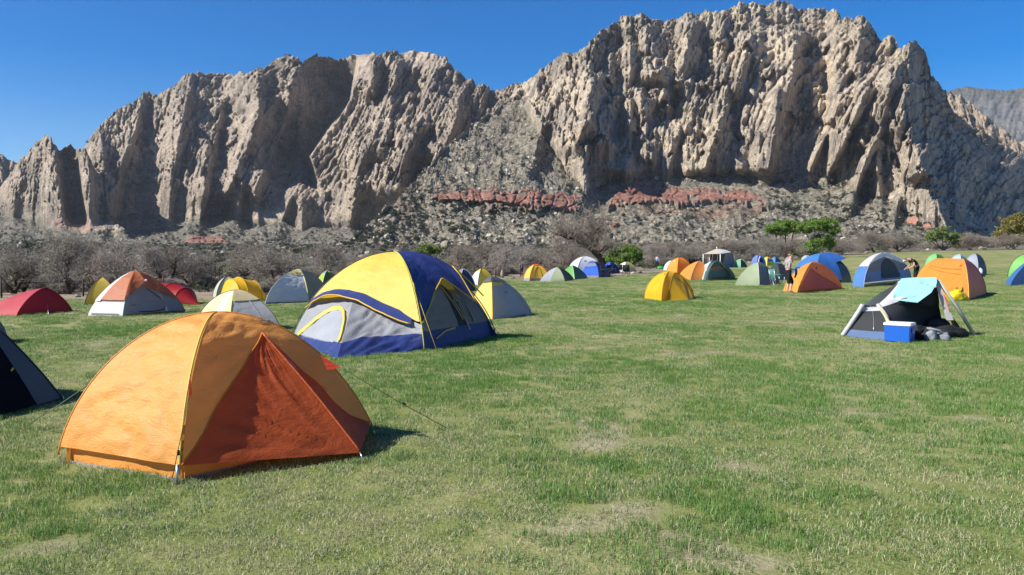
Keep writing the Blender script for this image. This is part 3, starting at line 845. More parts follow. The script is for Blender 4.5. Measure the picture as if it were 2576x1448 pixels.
def put_tree(name, meshes, px, py, Y, hpx, label, cat='tree', group=None, rz=0.0, wide=1.0, h0=4.0):
    """foot on the ground at pixel column px and depth Y, hpx pixels tall"""
    p = at(px, py, Y); p.z = gz(p.x, p.y)
    s = hpx / FPX * Y / h0
    t = thing(name, p, label, cat, group, rz)
    t.scale = (s * wide, s * wide, s)
    for me in meshes:
        obj(me.name.split('.')[0], me, t)
    return t

BT = bare_template
BARE = [  # kind, px, depth, height px, turn, width, label
    ('v', 172, 33, 165, 0.3, 1.0, 'dark forked bare tree beside the red dome tent'),
    ('spread', 30, 34, 140, 1.2, 1.3, 'tangled bare tree behind the red dome tent'),
    ('tall', 300, 36, 150, 0.2, 1.1, 'pale branched bare tree behind the yellow pyramid tent'),
    ('round', 240, 39, 135, 2.0, 1.2, 'brown twiggy tree between forked tree and rust tent'),
    ('pale', 345, 38, 140, 2.2, 1.0, 'pale slim bare tree above the rust and white tent'),
    ('round', 420, 40, 120, 3.2, 1.2, 'brown bare tree behind the red tunnel tent'),
    ('spread', 478, 42, 110, 0.7, 1.1, 'low grey bare tree right behind the red tunnel tent'),
    ('round', 610, 44, 118, 4.4, 1.1, 'grey bare tree above the two humped yellow tent'),
    ('spread', 690, 40, 118, 2.4, 1.35, 'wide many stemmed bare tree behind the grey cream tent'),
    ('v', 812, 46, 110, 1.5, 1.0, 'dark upright bare tree above the lime green tent'),
    ('tall', 898, 50, 95, 4.0, 0.9, 'thin bare tree at the yellow and blue family tent'),
    ('round', 960, 58, 70, 5.2, 1.2, 'bare tree just above the family tent roof'),
    ('round', 1172, 62, 90, 1.0, 1.2, 'bare tree behind the dark blue dome tent'),
    ('pale', 1262, 60, 105, 0.5, 1.15, 'white barked bare tree over the grey and yellow tent'),
    ('round', 1215, 70, 88, 2.7, 1.2, 'reddish bare tree beside the white barked tree'),
    ('spread', 1340, 72, 82, 3.5, 1.2, 'grey bare tree behind the orange and yellow dome'),
    ('round', 1428, 70, 92, 0.1, 1.1, 'rusty twigged bare tree behind the green tent'),
    ('v', 1640, 108, 62, 0.9, 1.2, 'small dark bare tree beside the far person in blue'),
    ('round', 1690, 120, 72, 1.9, 1.4, 'grey bare tree above the small orange dome tents'),
    ('spread', 1738, 118, 66, 3.0, 1.3, 'dark trunked bare tree left of the awning tent'),
    ('round', 1800, 150, 68, 4.1, 1.5, 'hazy bare tree directly behind the awning tent'),
    ('spread', 1860, 150, 74, 5.0, 1.4, 'low limbed bare tree behind the small green tent'),
    ('v', 1925, 155, 66, 0.4, 1.4, 'grey bare tree above the far blue tent'),
    ('round', 1985, 158, 58, 2.2, 1.3, 'bare tree beside the cottonwood trunk'),
    ('brush', 2115, 190, 48, 1.0, 1.6, 'pale thicket tree beyond the blue tent'),
    ('round', 2200, 215, 60, 0.8, 1.7, 'wide grey bare tree above the white and blue tent'),
    ('spread', 2260, 215, 62, 2.6, 1.5, 'lilac grey bare tree behind the stooping person'),
    ('brush', 2440, 232, 48, 3.3, 1.8, 'pale grey brush tree past the far grey tents'),
    ('round', 2530, 236, 44, 4.6, 1.7, 'russet bare bush tree below the olive tree'),
]
for kind, px, Y, h, rz, wd, lab in BARE:
    put_tree('bare_tree', BT(kind), px, 690, Y, h, lab, 'tree', 'bare trees along the meadow edge', rz, wd)

# the dark leaning tree: hand drawn limbs, then sprays
def leaning_tree():
    Y = 74.0
    P = lambda x, y, dy=0: at(x, y, Y + dy)
    base = P(1522, 668); base.z = gz(base.x, base.y)
    rs = np.random.RandomState(12)
    limbs = [([base, P(1512, 650), P(1495, 634), P(1478, 622), P(1462, 612, 1), P(1440, 600, 1), P(1425, 585, 1)], 0.36, 0.07),
             ([P(1490, 630), P(1492, 610), P(1494, 590), P(1488, 572), P(1480, 556)], 0.22, 0.05),
             ([P(1494, 592), P(1504, 575, -1), P(1512, 565, -1)], 0.12, 0.04),
             ([P(1465, 614), P(1450, 622, 2), P(1430, 622, 2), P(1412, 615, 2)], 0.16, 0.04),
             ([P(1440, 600), P(1428, 602, -1), P(1410, 592, -1), P(1396, 590, -1)], 0.10, 0.03),
             ([P(1504, 640), P(1520, 622, -2), P(1532, 612, -2)], 0.12, 0.03)]
    th, tn = [], []
    for pts, r0, r1 in limbs:
        n = len(pts) - 1
        for i in range(n):
            a = r0 + (r1 - r0) * i / n; b = r0 + (r1 - r0) * (i + 1) / n
            th.append((pts[i] - base, pts[i + 1] - base, a, b))
            if i >= 1 or r0 < 0.3:
                for _ in range(16):
                    f = rs.rand(); q = pts[i].lerp(pts[i + 1], f) - base
                    d = Vector((rs.normal(), rs.normal(), abs(rs.normal()) * 0.8 + 0.2)).normalized()
                    for k in range(4):
                        e = q + d * (0.32 + 0.3 * rs.rand()); tn.append((q, e, 0.03 * (1 - k * .2), 0.024 * (1 - k * .2)))
                        for _2 in range(2):
                            d3 = (d + Vector((rs.normal(), rs.normal(), rs.normal())) * 0.8).normalized()
                            tn.append((e, e + d3 * (0.3 + 0.5 * rs.rand()), 0.014, 0.009))
                        d = (d + Vector((rs.normal(), rs.normal(), rs.normal())) * 0.4).normalized(); q = e
    t = thing('bare_tree', base, 'big dark leaning bare tree behind the white and blue tent', 'tree', 'bare trees along the meadow edge')
    obj('trunk', seg_mesh('trunk', th, 8, BARK_DARK), t)
    obj('crown', seg_mesh('crown', tn, 3, TWIG_BROWN, 0.013), t)
leaning_tree()

# leafy trees and bushes: lobes of leaf clumps with gaps
def leafy(name, label, px, py_foot, Y, lobes, leaf, bark, nclump=60, per=40, lsize=0.09, trunk_to=None, cat='tree', hollow=0.55, seed=1):
    """lobes: (px, py, rx px, ry px) in the photograph, each an uneven ball of clumps"""
    rs = np.random.RandomState(seed)
    base = at(px, py_foot, Y); base.z = gz(base.x, base.y)
    u = Y / FPX
    cs, th = [], []
    for (lx, ly, rx_, ry_) in lobes:
        c = at(lx, ly, Y) - base
        k = int(nclump * max(0.3, rx_ * ry_ / 1400.0))
        d = rs.normal(size=(k, 3)); d /= np.linalg.norm(d, axis=1, keepdims=True)
        rr = (hollow + (1 - hollow) * rs.rand(k, 1)) * (0.8 + 0.35 * rs.rand(k, 1))
        q = np.array(c) + d * rr * np.array([rx_ * u, rx_ * u * 0.8, ry_ * u])
        q = q[q[:, 2] > 0.05 * Y * 0.01 + 0.15]
        cs.append(q)
        st = Vector((0, 0, 0))
        mid = c * 0.5 + Vector((rs.normal() * .1, rs.normal() * .1, -0.1 * c.z))
        r = max(0.02, 0.03 * c.length)
        th += [(st, mid, r, r * 0.75), (mid, c, r * 0.75, r * 0.45)]
        for w in q[::max(1, len(q) // 14)]:
            th.append((c, Vector(w), r * 0.35, r * 0.12))
    cs = np.concatenate(cs)
    t = thing(name, base, label, cat)
    cr = np.mean([l[2] for l in lobes]) * u * 0.24
    obj('trunk', seg_mesh('trunk', th, 6, bark), t)
    obj('crown', leaf_mesh('crown', cs, rs, per, cr, lsize * Y / 60.0, leaf), t)
    return t
leafy('willow_tree', 'thin spring green tree between red tunnel tent and yellow tent', 537, 740, 45, [(540, 650, 22, 14), (525, 668, 22, 14), (552, 676, 22, 18), (578, 690, 16, 16), (520, 700, 20, 14)], LEAF_SPRING, BARK_DARK, 34, 16, 0.07, seed=2, hollow=0.2)
leafy('green_tree', 'small green crowned tree above the family tent', 1082, 676, 75, [(1080, 622, 30, 9), (1062, 628, 20, 8), (1102, 628, 22, 9), (1082, 634, 26, 9)], LEAF_SPRING, BARK_DARK, 110, 26, 0.075, seed=3, hollow=0.2)
leafy('green_bush', 'dense bright green bush beside the leaning tree', 1572, 676, 92, [(1572, 638, 34, 20), (1548, 645, 24, 18), (1594, 646, 24, 18), (1570, 655, 40, 14), (1582, 628, 18, 10)], LEAF_BRIGHT, BARK_DARK, 210, 34, 0.085, cat='bush', seed=4)
leafy('pale_bush', 'pale yellow green bush at the foot of the leaning tree', 1528, 676, 94, [(1530, 655, 20, 14), (1515, 662, 16, 10)], LEAF_SPRING, BARK_DARK, 120, 22, 0.07, cat='bush', seed=14)
leafy('cottonwood_tree', 'large green cottonwood with bent pale trunk below the cliffs', 2050, 652, 165, [(2050, 567, 40, 18), (2080, 560, 28, 15), (2026, 574, 26, 14), (2094, 580, 22, 14), (2062, 606, 30, 18), (2040, 622, 22, 14), (2088, 612, 18, 14)], LEAF_BRIGHT, BARK_PALE, 170, 40, 0.06, seed=5, hollow=0.35)
leafy('green_tree', 'flat topped green tree beside the large cottonwood', 1976, 652, 168, [(1975, 566, 36, 16), (1946, 576, 28, 11), (1998, 574, 24, 14), (1960, 584, 24, 9)], LEAF_BRIGHT, BARK_DARK, 190, 40, 0.06, seed=6, hollow=0.35)
leafy('pale_bush', 'yellow green bushes at the cottonwood foot', 2030, 656, 160, [(2030, 632, 26, 12), (2008, 638, 20, 10), (2048, 640, 16, 9)], LEAF_SPRING, BARK_DARK, 110, 24, 0.07, cat='bush', seed=7, hollow=0.2)
leafy('green_tree', 'rounded green tree above the tents by the orange dome', 2372, 650, 232, [(2372, 586, 28, 18), (2350, 596, 20, 13), (2396, 600, 24, 15), (2410, 610, 16, 10), (2338, 602, 14, 9)], LEAF_SPRING, BARK_DARK, 150, 28, 0.07, seed=8, hollow=0.3)
leafy('olive_tree', 'golden olive tree at the edge of the shaded cliff', 2550, 652, 240, [(2548, 565, 34, 28), (2575, 560, 30, 26), (2520, 590, 26, 18), (2560, 598, 34, 18)], LEAF_OLIVE, BARK_PALE, 120, 28, 0.075, seed=9, hollow=0.3)
leafy('pale_bush', 'faint green willow bush beyond the white and blue tent', 2258, 652, 226, [(2262, 598, 30, 12), (2240, 610, 24, 12), (2290, 612, 20, 10)], LEAF_GREY, BARK_DARK, 80, 20, 0.07, cat='bush', seed=10, hollow=0.1)
leafy('grey_tree', 'grey green tree over the dark navy tent', 62, 760, 36, [(70, 620, 36, 26), (40, 640, 36, 26), (95, 650, 30, 26), (20, 660, 30, 30), (60, 690, 50, 26)], LEAF_GREY, BARK_DARK, 26, 16, 0.085, seed=11, hollow=0.05)
leafy('pale_bush', 'green brush under the forked bare tree', 232, 768, 35, [(235, 735, 36, 20), (268, 742, 26, 16), (205, 740, 26, 18)], LEAF_GREY, BARK_DARK, 40, 20, 0.06, cat='bush', seed=13, hollow=0.1)

# scrub thicket between the meadow and the slopes: reads as one mass
def scrub():
    rs = np.random.RandomState(31)
    temps = []
    for i in range(6):
        th, tn, tips = grow(np.random.RandomState(60 + i), 1.6, 1.0, 5, (0, 0), 3, 0.45, 0.08)
        segs = th + tn
        zt = max(s[1].z for s in segs); k = 1.6 / zt
        for p in tips:
            for _ in range(3):
                d = Vector((rs.normal(), rs.normal(), rs.normal() * 0.6 + 0.3)).normalized() * (0.1 + 0.18 * rs.rand())
                segs.append((p, p + d, 0.006, 0.004))
        me = seg_mesh('scrub_twigs', [(a * k, b * k, r * k, q * k) for a, b, r, q in segs], 3, [TWIG_GREY, TWIG_BROWN, TWIG_PALE][i % 3], 0.0085)
        temps.append(me)
    for i in range(3):
        cs = np.random.RandomState(90 + i).normal(size=(60, 3)) * np.array([.6, .6, .35]) + np.array([0, 0, .6])
        temps.append(leaf_mesh('scrub_leaves', cs[cs[:, 2] > .05], np.random.RandomState(i), 22, .22, .07, [LEAF_GREY, LEAF_SPRING, LEAF_DARK][i]))
    pts, rot, scl, idx = [], [], [], []
    n = 0
    while n < 3900:
        px = rs.uniform(-350, 2900)
        d = (px - CX) / FPX
        e = float(edge_of(d))
        far = n >= 1500
        Y = e * (1.12 + 0.25 * rs.rand()) + rs.rand() ** 1.5 * (70 + e * 0.9) if not far else 1.35 * e + 25 + 560 * rs.rand() ** 1.15
        x = d * Y
        if px > 1500 and px < 1720 and Y < 98: continue
        h = rs.uniform(0.30, 0.85) * (0.6 + 0.5 * min(Y - e, 90) / 60) * (1.25 if far else 1.0)
        h *= np.interp(px, [0, 600, 1300, 1700, 1900, 2600], [0.75, 0.75, 0.85, 1.3, 1.7, 1.8])
        pts.append((x, Y, gz(x, Y) - 0.05)); rot.append((0, 0, rs.rand() * 6.28)); w = h * rs.uniform(0.9, 1.6)
        scl.append((w, w, h)); idx.append(rs.choice(9, p=[.13, .11, .12, .13, .10, .10, .17, .07, .07])); n += 1
    o = instance_points('scrub', pts, rot, scl, idx, temps)
    tag(o, 'grey brown leafless scrub thicket along the meadow edge')
scrub()

# boulders and shrubs on the slopes
def rock_mesh(name, seed, mat, sub=2, sharp=0.35):
    bm = bmesh.new(); bmesh.ops.create_icosphere(bm, subdivisions=sub, radius=1.0)
    rs = np.random.RandomState(seed)
    planes = [(Vector(rs.normal(size=3)).normalized(), rs.uniform(0.5, 0.85)) for _ in range(9)]
    for v in bm.verts:
        for nrm, dd in planes:
            s = v.co.dot(nrm) - dd
            if s > 0: v.co -= nrm * s
        v.co *= 1 + 0.06 * rs.normal()
    me = bpy.data.meshes.new(name); bm.to_mesh(me); bm.free()
    me.materials.append(mat)
    return me
def stone_mat(c0, c1, name='stone'):
    t = NT(name); oi = t.n('ShaderNodeObjectInfo').outputs['Random']
    n = t.noise(2.5, 4, 0.7, t.coord('Object'))
    t.surf(t.bsdf(t.ramp(t.math('ADD', t.math('MULTIPLY', n, 0.5), t.math('MULTIPLY', oi, 0.5)), [(0.25, c0), (0.75, c1)]), 0.95, 0.1, t.bump(n, 0.6, 0.3)))
    return t.m
STONE = stone_mat((0.22, 0.185, 0.145), (0.52, 0.46, 0.37))
STONE_RED = stone_mat((0.19, 0.095, 0.07), (0.36, 0.19, 0.135))
def slopes():
    rs = np.random.RandomState(44)
    rocks = [rock_mesh('slope_rock', 100 + i, STONE) for i in range(5)] + [rock_mesh('slope_rock', 120, STONE_RED)]
    shr = []
    for i in range(4):
        c = np.random.RandomState(200 + i).normal(size=(26, 3)) * np.array([.42, .42, .3]) + np.array([0, 0, .45])
        shr.append(leaf_mesh('slope_shrub', c, np.random.RandomState(i), 16, .3, .16, [LEAF_DARK, LEAF_DARK, LEAF_GREY, LEAF_DARK][i]))
    bp, br, bs, bi, sp, sr, ss, si = [], [], [], [], [], [], [], []
    for nm, nb, ns, k in (('mountain_right', 7500, 4400, 0.85), ('mountain_left', 2600, 3200, 1.1), ('mountain_spire', 700, 900, 1.0)):
        M = MNT[nm]; P = M['P']; tal = M['tal']; cm = M['cm']; PX, PY, hf, rd = M['PX'], M['PY'], M['hf'], M['rd']
        vis = (PY < 640)
        # boulders: talus, plus the broken slope under the ridge
        wb = tal * vis * (0.35 + np.clip(fbm(N2, PX / 40.0, PY / 22.0, 3) + 0.25, 0, 1.2))
        if nm == 'mountain_right':
            wb = wb + tal * sstep(1500, 1400, PX) * sstep(980, 1060, PX) * (PY < 480) * 1.2
            wb = wb + 0.9 * tal * np.exp(-((PX - 1950) / 100) ** 2) * (PY > 540) + 0.9 * tal * np.exp(-((PX - 1300) / 200) ** 2) * (PY > 540)
        wsb = tal * vis * (0.3 + np.clip(fbm(N1, PX / 60.0 + 4, PY / 25.0, 3) + 0.35, 0, 1.4)) + cm * 0.16 * np.clip(0.5 - hf, 0, .5) + cm * 0.05 * ((hf > 0.8) & (hf < 0.97)) + 0.02 * cm
        if nm == 'mountain_right': wsb = wsb * (1 + 1.6 * sstep(1880, 2000, PX) * (PY < 600)) * np.where((PY < 480) & (PX < 1480), 0.35, 1.0)
        for w, n, A in ((wb, nb, 0), (wsb, ns, 1)):
            w = (w * (1 - rd)).ravel(); w = np.clip(w, 0, None); w = w / w.sum()
            ch = rs.choice(len(w), n, p=w)
            q = P.reshape(-1, 3)[ch] + rs.normal(size=(n, 3)) * np.array([1.2, 1.2, 0.1])
            if A == 0:
                s = k * 0.42 * np.exp(rs.normal(size=n) * 0.80); s = np.minimum(s, 4.2)
                bp.append(q); br.append(rs.rand(n, 3) * 6.28); bs.append(np.stack([s * rs.uniform(.8, 1.5, n), s, s * rs.uniform(.6, 1.0, n)], 1))
                redp = (rs.rand(n) < 0.06)
                bi.append(np.where(redp, 5, rs.randint(0, 5, n)))
            else:
                s = k * 1.5 * np.exp(rs.normal(size=n) * 0.45)
                sp.append(q); sr.append(np.stack([0 * s, 0 * s, rs.rand(n) * 6.28], 1)); ss.append(np.stack([s, s, s * rs.uniform(.7, 1.1, n)], 1)); si.append(rs.randint(0, 4, n))
    # the plain between the meadow and the slopes
    n = 5200
    pxp = rs.uniform(-500, 3100, n); dd = (pxp - CX) / FPX
    Yp = edge_of(dd) * 1.5 + 60 + rs.rand(n) ** 0.9 * 620
    gq = np.stack([dd * Yp, Yp, ground_z(dd * Yp, Yp)], 1)
    s = 0.32 * np.exp(rs.normal(size=n) * 0.7); k_ = n * 2 // 5
    bp.append(gq[:k_]); br.append(rs.rand(k_, 3) * 6.28); bs.append(np.stack([s[:k_] * 1.3, s[:k_], s[:k_] * .7], 1)); bi.append(rs.randint(0, 5, k_))
    s2 = 0.9 * np.exp(rs.normal(size=n - k_) * 0.4)
    sp.append(gq[k_:]); sr.append(np.stack([0 * s2, 0 * s2, rs.rand(n - k_) * 6.28], 1)); ss.append(np.stack([s2, s2, s2 * .9], 1)); si.append(rs.randint(0, 4, n - k_))
    o = instance_points('scree', np.concatenate(bp), np.concatenate(br), np.concatenate(bs), np.concatenate(bi), rocks)
    tag(o, 'pale fallen stones scattered over the talus slopes')
    o = instance_points('hillside_shrubbery', np.concatenate(sp), np.concatenate(sr), np.concatenate(ss), np.concatenate(si), shr)
    tag(o, 'dark green desert shrubs dotted over the slopes')
slopes()
def slope_point(nm, px, py):
    M = MNT[nm]; i = np.argmin(((M['PX'] - px) ** 2 + (M['PY'] - py) ** 2).ravel())
    return Vector(M['P'].reshape(-1, 3)[i])
BOULDERS = [(1545, 565, 16, 1, 'rust red boulder on the slope above the leaning tree'), (1528, 552, 9, 1, 'smaller red boulder just above the rust red boulder'),
            (1560, 545, 7, 1, 'small red block under the red ledge'), (1690, 530, 8, 1, 'red block on the slope below the red ledge'), (1742, 531, 8, 1, 'second red block right below the long red ledge'),
            (1870, 558, 9, 0, 'pale angular boulder below the tan fins'), (2205, 546, 11, 0, 'long white boulder above the cottonwood'), (2120, 602, 9, 0, 'upright white boulder beside the cottonwood trunk'),
            (2300, 560, 24, 1, 'big rounded red brown rock below the shaded cliff'), (2335, 566, 18, 1, 'dark red brown rock beside the big rounded one'),
            (1780, 566, 8, 1, 'pinkish boulder among white scree'), (1990, 512, 6, 0, 'cream boulder on the dark shrubby slope')]
for i, (px, py, r, red_, lab) in enumerate(BOULDERS):
    p = slope_point('mountain_right', px, py); s = r / FPX * p.y * 0.8
    o = obj('boulder', rock_mesh('boulder', 300 + i, STONE_RED if red_ else STONE, 3)); o.location = p + Vector((0, 0, s * 0.25))
    o.scale = (s * 1.25, s, s * 0.8); o.rotation_euler = (0.2 * i, 0.3, i * 1.3)
    tag(o, lab, 'boulder')

# ------------------------------------------------------------------ grass
def grass():
    rs = np.random.RandomState(8)
    t = NT('grass_blade')
    dry = t.attr('dry', 'INSTANCER').outputs['Fac']
    bl = t.attr('blade').outputs['Fac']
    rnd = t.n('ShaderNodeObjectInfo').outputs['Random']
    along = t.attr('along').outputs['Fac']
    g = t.mix(bl, (0.092, 0.195, 0.032, 1), (0.245, 0.385, 0.115, 1))
    s = t.mix(bl, (0.35, 0.325, 0.165, 1), (0.60, 0.565, 0.36, 1))
    f = t.math('ADD', dry, t.math('MULTIPLY', t.math('SUBTRACT', bl, 0.5), 0.9), clamp=True)
    f = t.mapr(f, 0.44, 0.56, 0.0, 1.0)
    col = t.mix(f, g, s)
    col = t.mix(t.math('MULTIPLY', rnd, 0.35), col, (0.105, 0.20, 0.038, 1))
    p = t.bsdf(col, 0.55, 0.3)
    tr = t.n('ShaderNodeBsdfTranslucent', ins={'Color': col}).outputs[0]
    mx = t.n('ShaderNodeMixShader', ins={0: 0.35}); t.set(mx, 1, p); t.set(mx, 2, tr); t.surf(mx.outputs[0])
    temps = []
    for k in range(6):
        n = 60
        V, F, B = [], [], []
        for i in range(n):
            a = rs.rand() * 6.28; r = 0.085 * math.sqrt(rs.rand())
            x0, y0 = r * math.cos(a), r * math.sin(a)
            h = rs.uniform(0.016, 0.050); w = rs.uniform(0.0010, 0.0022)
            b = rs.rand() * 6.28; ln = rs.uniform(0.1, 0.75) * h * (1.8 if rs.rand() < 0.2 else 1)
            dx, dy = math.cos(b), math.sin(b)
            pr = rs.rand() * 3.14; wx, wy = math.cos(pr) * w, math.sin(pr) * w
            o = len(V)
            p1 = (x0 + dx * ln * .3, y0 + dy * ln * .3, h * .6); p2 = (x0 + dx * ln, y0 + dy * ln, h * rs.uniform(.8, 1))
            V += [(x0 - wx, y0 - wy, -.01), (x0 + wx, y0 + wy, -.01), (p1[0] - wx * .8, p1[1] - wy * .8, p1[2]), (p1[0] + wx * .8, p1[1] + wy * .8, p1[2]), p2, p2]
            F += [(o, o + 1, o + 3, o + 2), (o + 2, o + 3, o + 5, o + 4)]
            B += [rs.rand()] * 6
        temps.append(mesh_np('grass_tuft', V, F, (t.m,), False, {'blade': B}))
    X, Y = [], []
    for r0, r1, dens in ((1.2, 3.2, 50), (3.2, 7, 120), (7, 12, 85), (12, 20, 48), (20, 34, 22), (34, 60, 9), (60, 95, 3.5)):
        th = math.radians(46)
        n = int(th * (r1 * r1 - r0 * r0) * dens)
        r = np.sqrt(rs.rand(n) * (r1 * r1 - r0 * r0) + r0 * r0); a = (rs.rand(n) * 2 - 1) * th
        X.append(r * np.sin(a)); Y.append(r * np.cos(a))
    X = np.concatenate(X); Y = np.concatenate(Y); R = np.sqrt(X * X + Y * Y)
    gm = grass_mask(X, Y)
    bare = bare_noise(X, Y)
    keep = (rs.rand(len(X)) < gm) & ~((bare > 0.62) & (rs.rand(len(X)) < 0.55))
    X, Y, R = X[keep], Y[keep], R[keep]
    Z = ground_z(X, Y)
    lush = fbm(N1, X * 0.42, Y * 0.42, 3) + 0.65 * fbm(N2, X * 1.7, Y * 1.7, 2) + 0.5 * fbm(N5, X * 0.12, Y * 0.12, 2)
    dry = 0.345 - 0.42 * lush + 0.10 * rs.normal(size=len(X)) + 0.25 * np.clip(bare[keep] - 0.3, 0, 1)
    sc = (0.85 + 0.5 * np.clip(lush, -0.6, 1.0)) * rs.uniform(0.75, 1.3, len(X))
    big = 1 + 0.9 * sstep(9, 40, R) + 0.8 * sstep(40, 90, R)
    S = np.stack([big * rs.uniform(.9, 1.3, len(X)), big * rs.uniform(.9, 1.3, len(X)), sc * (1 + 0.15 * sstep(10, 40, R))], 1)
    o = instance_points('grass', np.stack([X, Y, Z], 1), np.stack([rs.normal(size=len(X)) * .08, rs.normal(size=len(X)) * .08, rs.rand(len(X)) * 6.28], 1), S, rs.randint(0, 6, len(X)), temps, {'dry': dry})
    tag(o, 'short green and straw coloured meadow grass')
grass()
# ------------------------------------------------------------------ tents
def F(r, g, b, tr=0.33, rough=0.5, wr=1.0, mesh=0.0, gloss=0.35):
    """fabric by its own colour (albedo)"""
    return fabric((r, g, b, 1.0), tr, rough, wr, mesh, gloss)
WHITE_F = F(.74, .74, .74); PALE_F = F(.60, .61, .63); GREY_F = F(.36, .37, .39); MIDGREY = F(.24, .25, .27); DARK_F = F(.05, .055, .065, .12)
MESH_D = F(.03, .032, .036, .1, .7, .6, .12); NAVY = F(.030, .050, .19, .22); BLUE = F(.050, .17, .52, .28); ROYAL = F(.035, .12, .56, .28)
YEL = F(.78, .60, .11, .36); GOLD = F(.84, .50, .02, .36); ORG = F(.84, .40, .10, .38); ORG2 = F(.80, .30, .03, .36); REDF = F(.42, .018, .020, .36)
BRICK = F(.54, .110, .030, .46); RUST = F(.50, .165, .070, .34); CREAM = F(.70, .66, .40, .33); LIME = F(.42, .56, .06, .36); SAGE = F(.42, .48, .30, .33)
GREEN = F(.10, .34, .06, .33); DGREEN = F(.035, .13, .035, .3); TEAL = F(.22, .42, .40, .3); SEA = F(.02, .26, .36, .3); TAN = F(.52, .45, .26, .3); STEEL = F(.20, .27, .36, .28)
POLE = plain((.55, .55, .56, 1), .35, .5, .8); POLE_D = plain((.03, .03, .035, 1), .5, .4); CORD = plain((.10, .12, .06, 1), .8, .2); ZIP = plain((.02, .02, .025, 1), .6, .3)
CORD_Y = plain((.65, .45, .04, 1), .7, .3); TRIM_Y = F(.75, .48, .05, .25); STAKE = plain((.45, .46, .48, 1), .3, .5, .9)

def resample(pts, n=25):
    P = np.array([tuple(p) for p in pts], float)
    d = np.concatenate([[0], np.cumsum(np.linalg.norm(np.diff(P, axis=0), axis=1))])
    if d[-1] < 1e-9: return np.repeat(P[:1], n, 0)
    t = np.linspace(0, d[-1], n)
    return np.stack([np.interp(t, d, P[:, k]) for k in range(3)], 1)
def smooth_pts(pts, n=25):
    """Catmull-Rom through the points"""
    P = [Vector(p) for p in pts]
    if len(P) < 3: return resample(P, n)
    Q = [P[0] * 2 - P[1]] + P + [P[-1] * 2 - P[-2]]
    out = []
    for i in range(1, len(Q) - 2):
        for k in range(8):
            t = k / 8
            a, b, c, d = Q[i - 1], Q[i], Q[i + 1], Q[i + 2]
            out.append(0.5 * ((2 * b) + (-a + c) * t + (2 * a - 5 * b + 4 * c - d) * t * t + (-a + 3 * b - 3 * c + d) * t ** 3))
    out.append(P[-1])
    return resample(out, n)
def arc(c, apex, p=1.0, q=1.25, n=25):
    th = np.linspace(0, math.pi / 2, n)
    f = 1 - np.clip(np.cos(th), 0, 1) ** p
    h = np.sin(th) ** q
    c = np.array(c); a = np.array(apex)
    out = np.empty((n, 3))
    out[:, :2] = c[:2] + (a[:2] - c[:2]) * f[:, None]
    out[:, 2] = c[2] + (a[2] - c[2]) * h
    return resample(out, n)

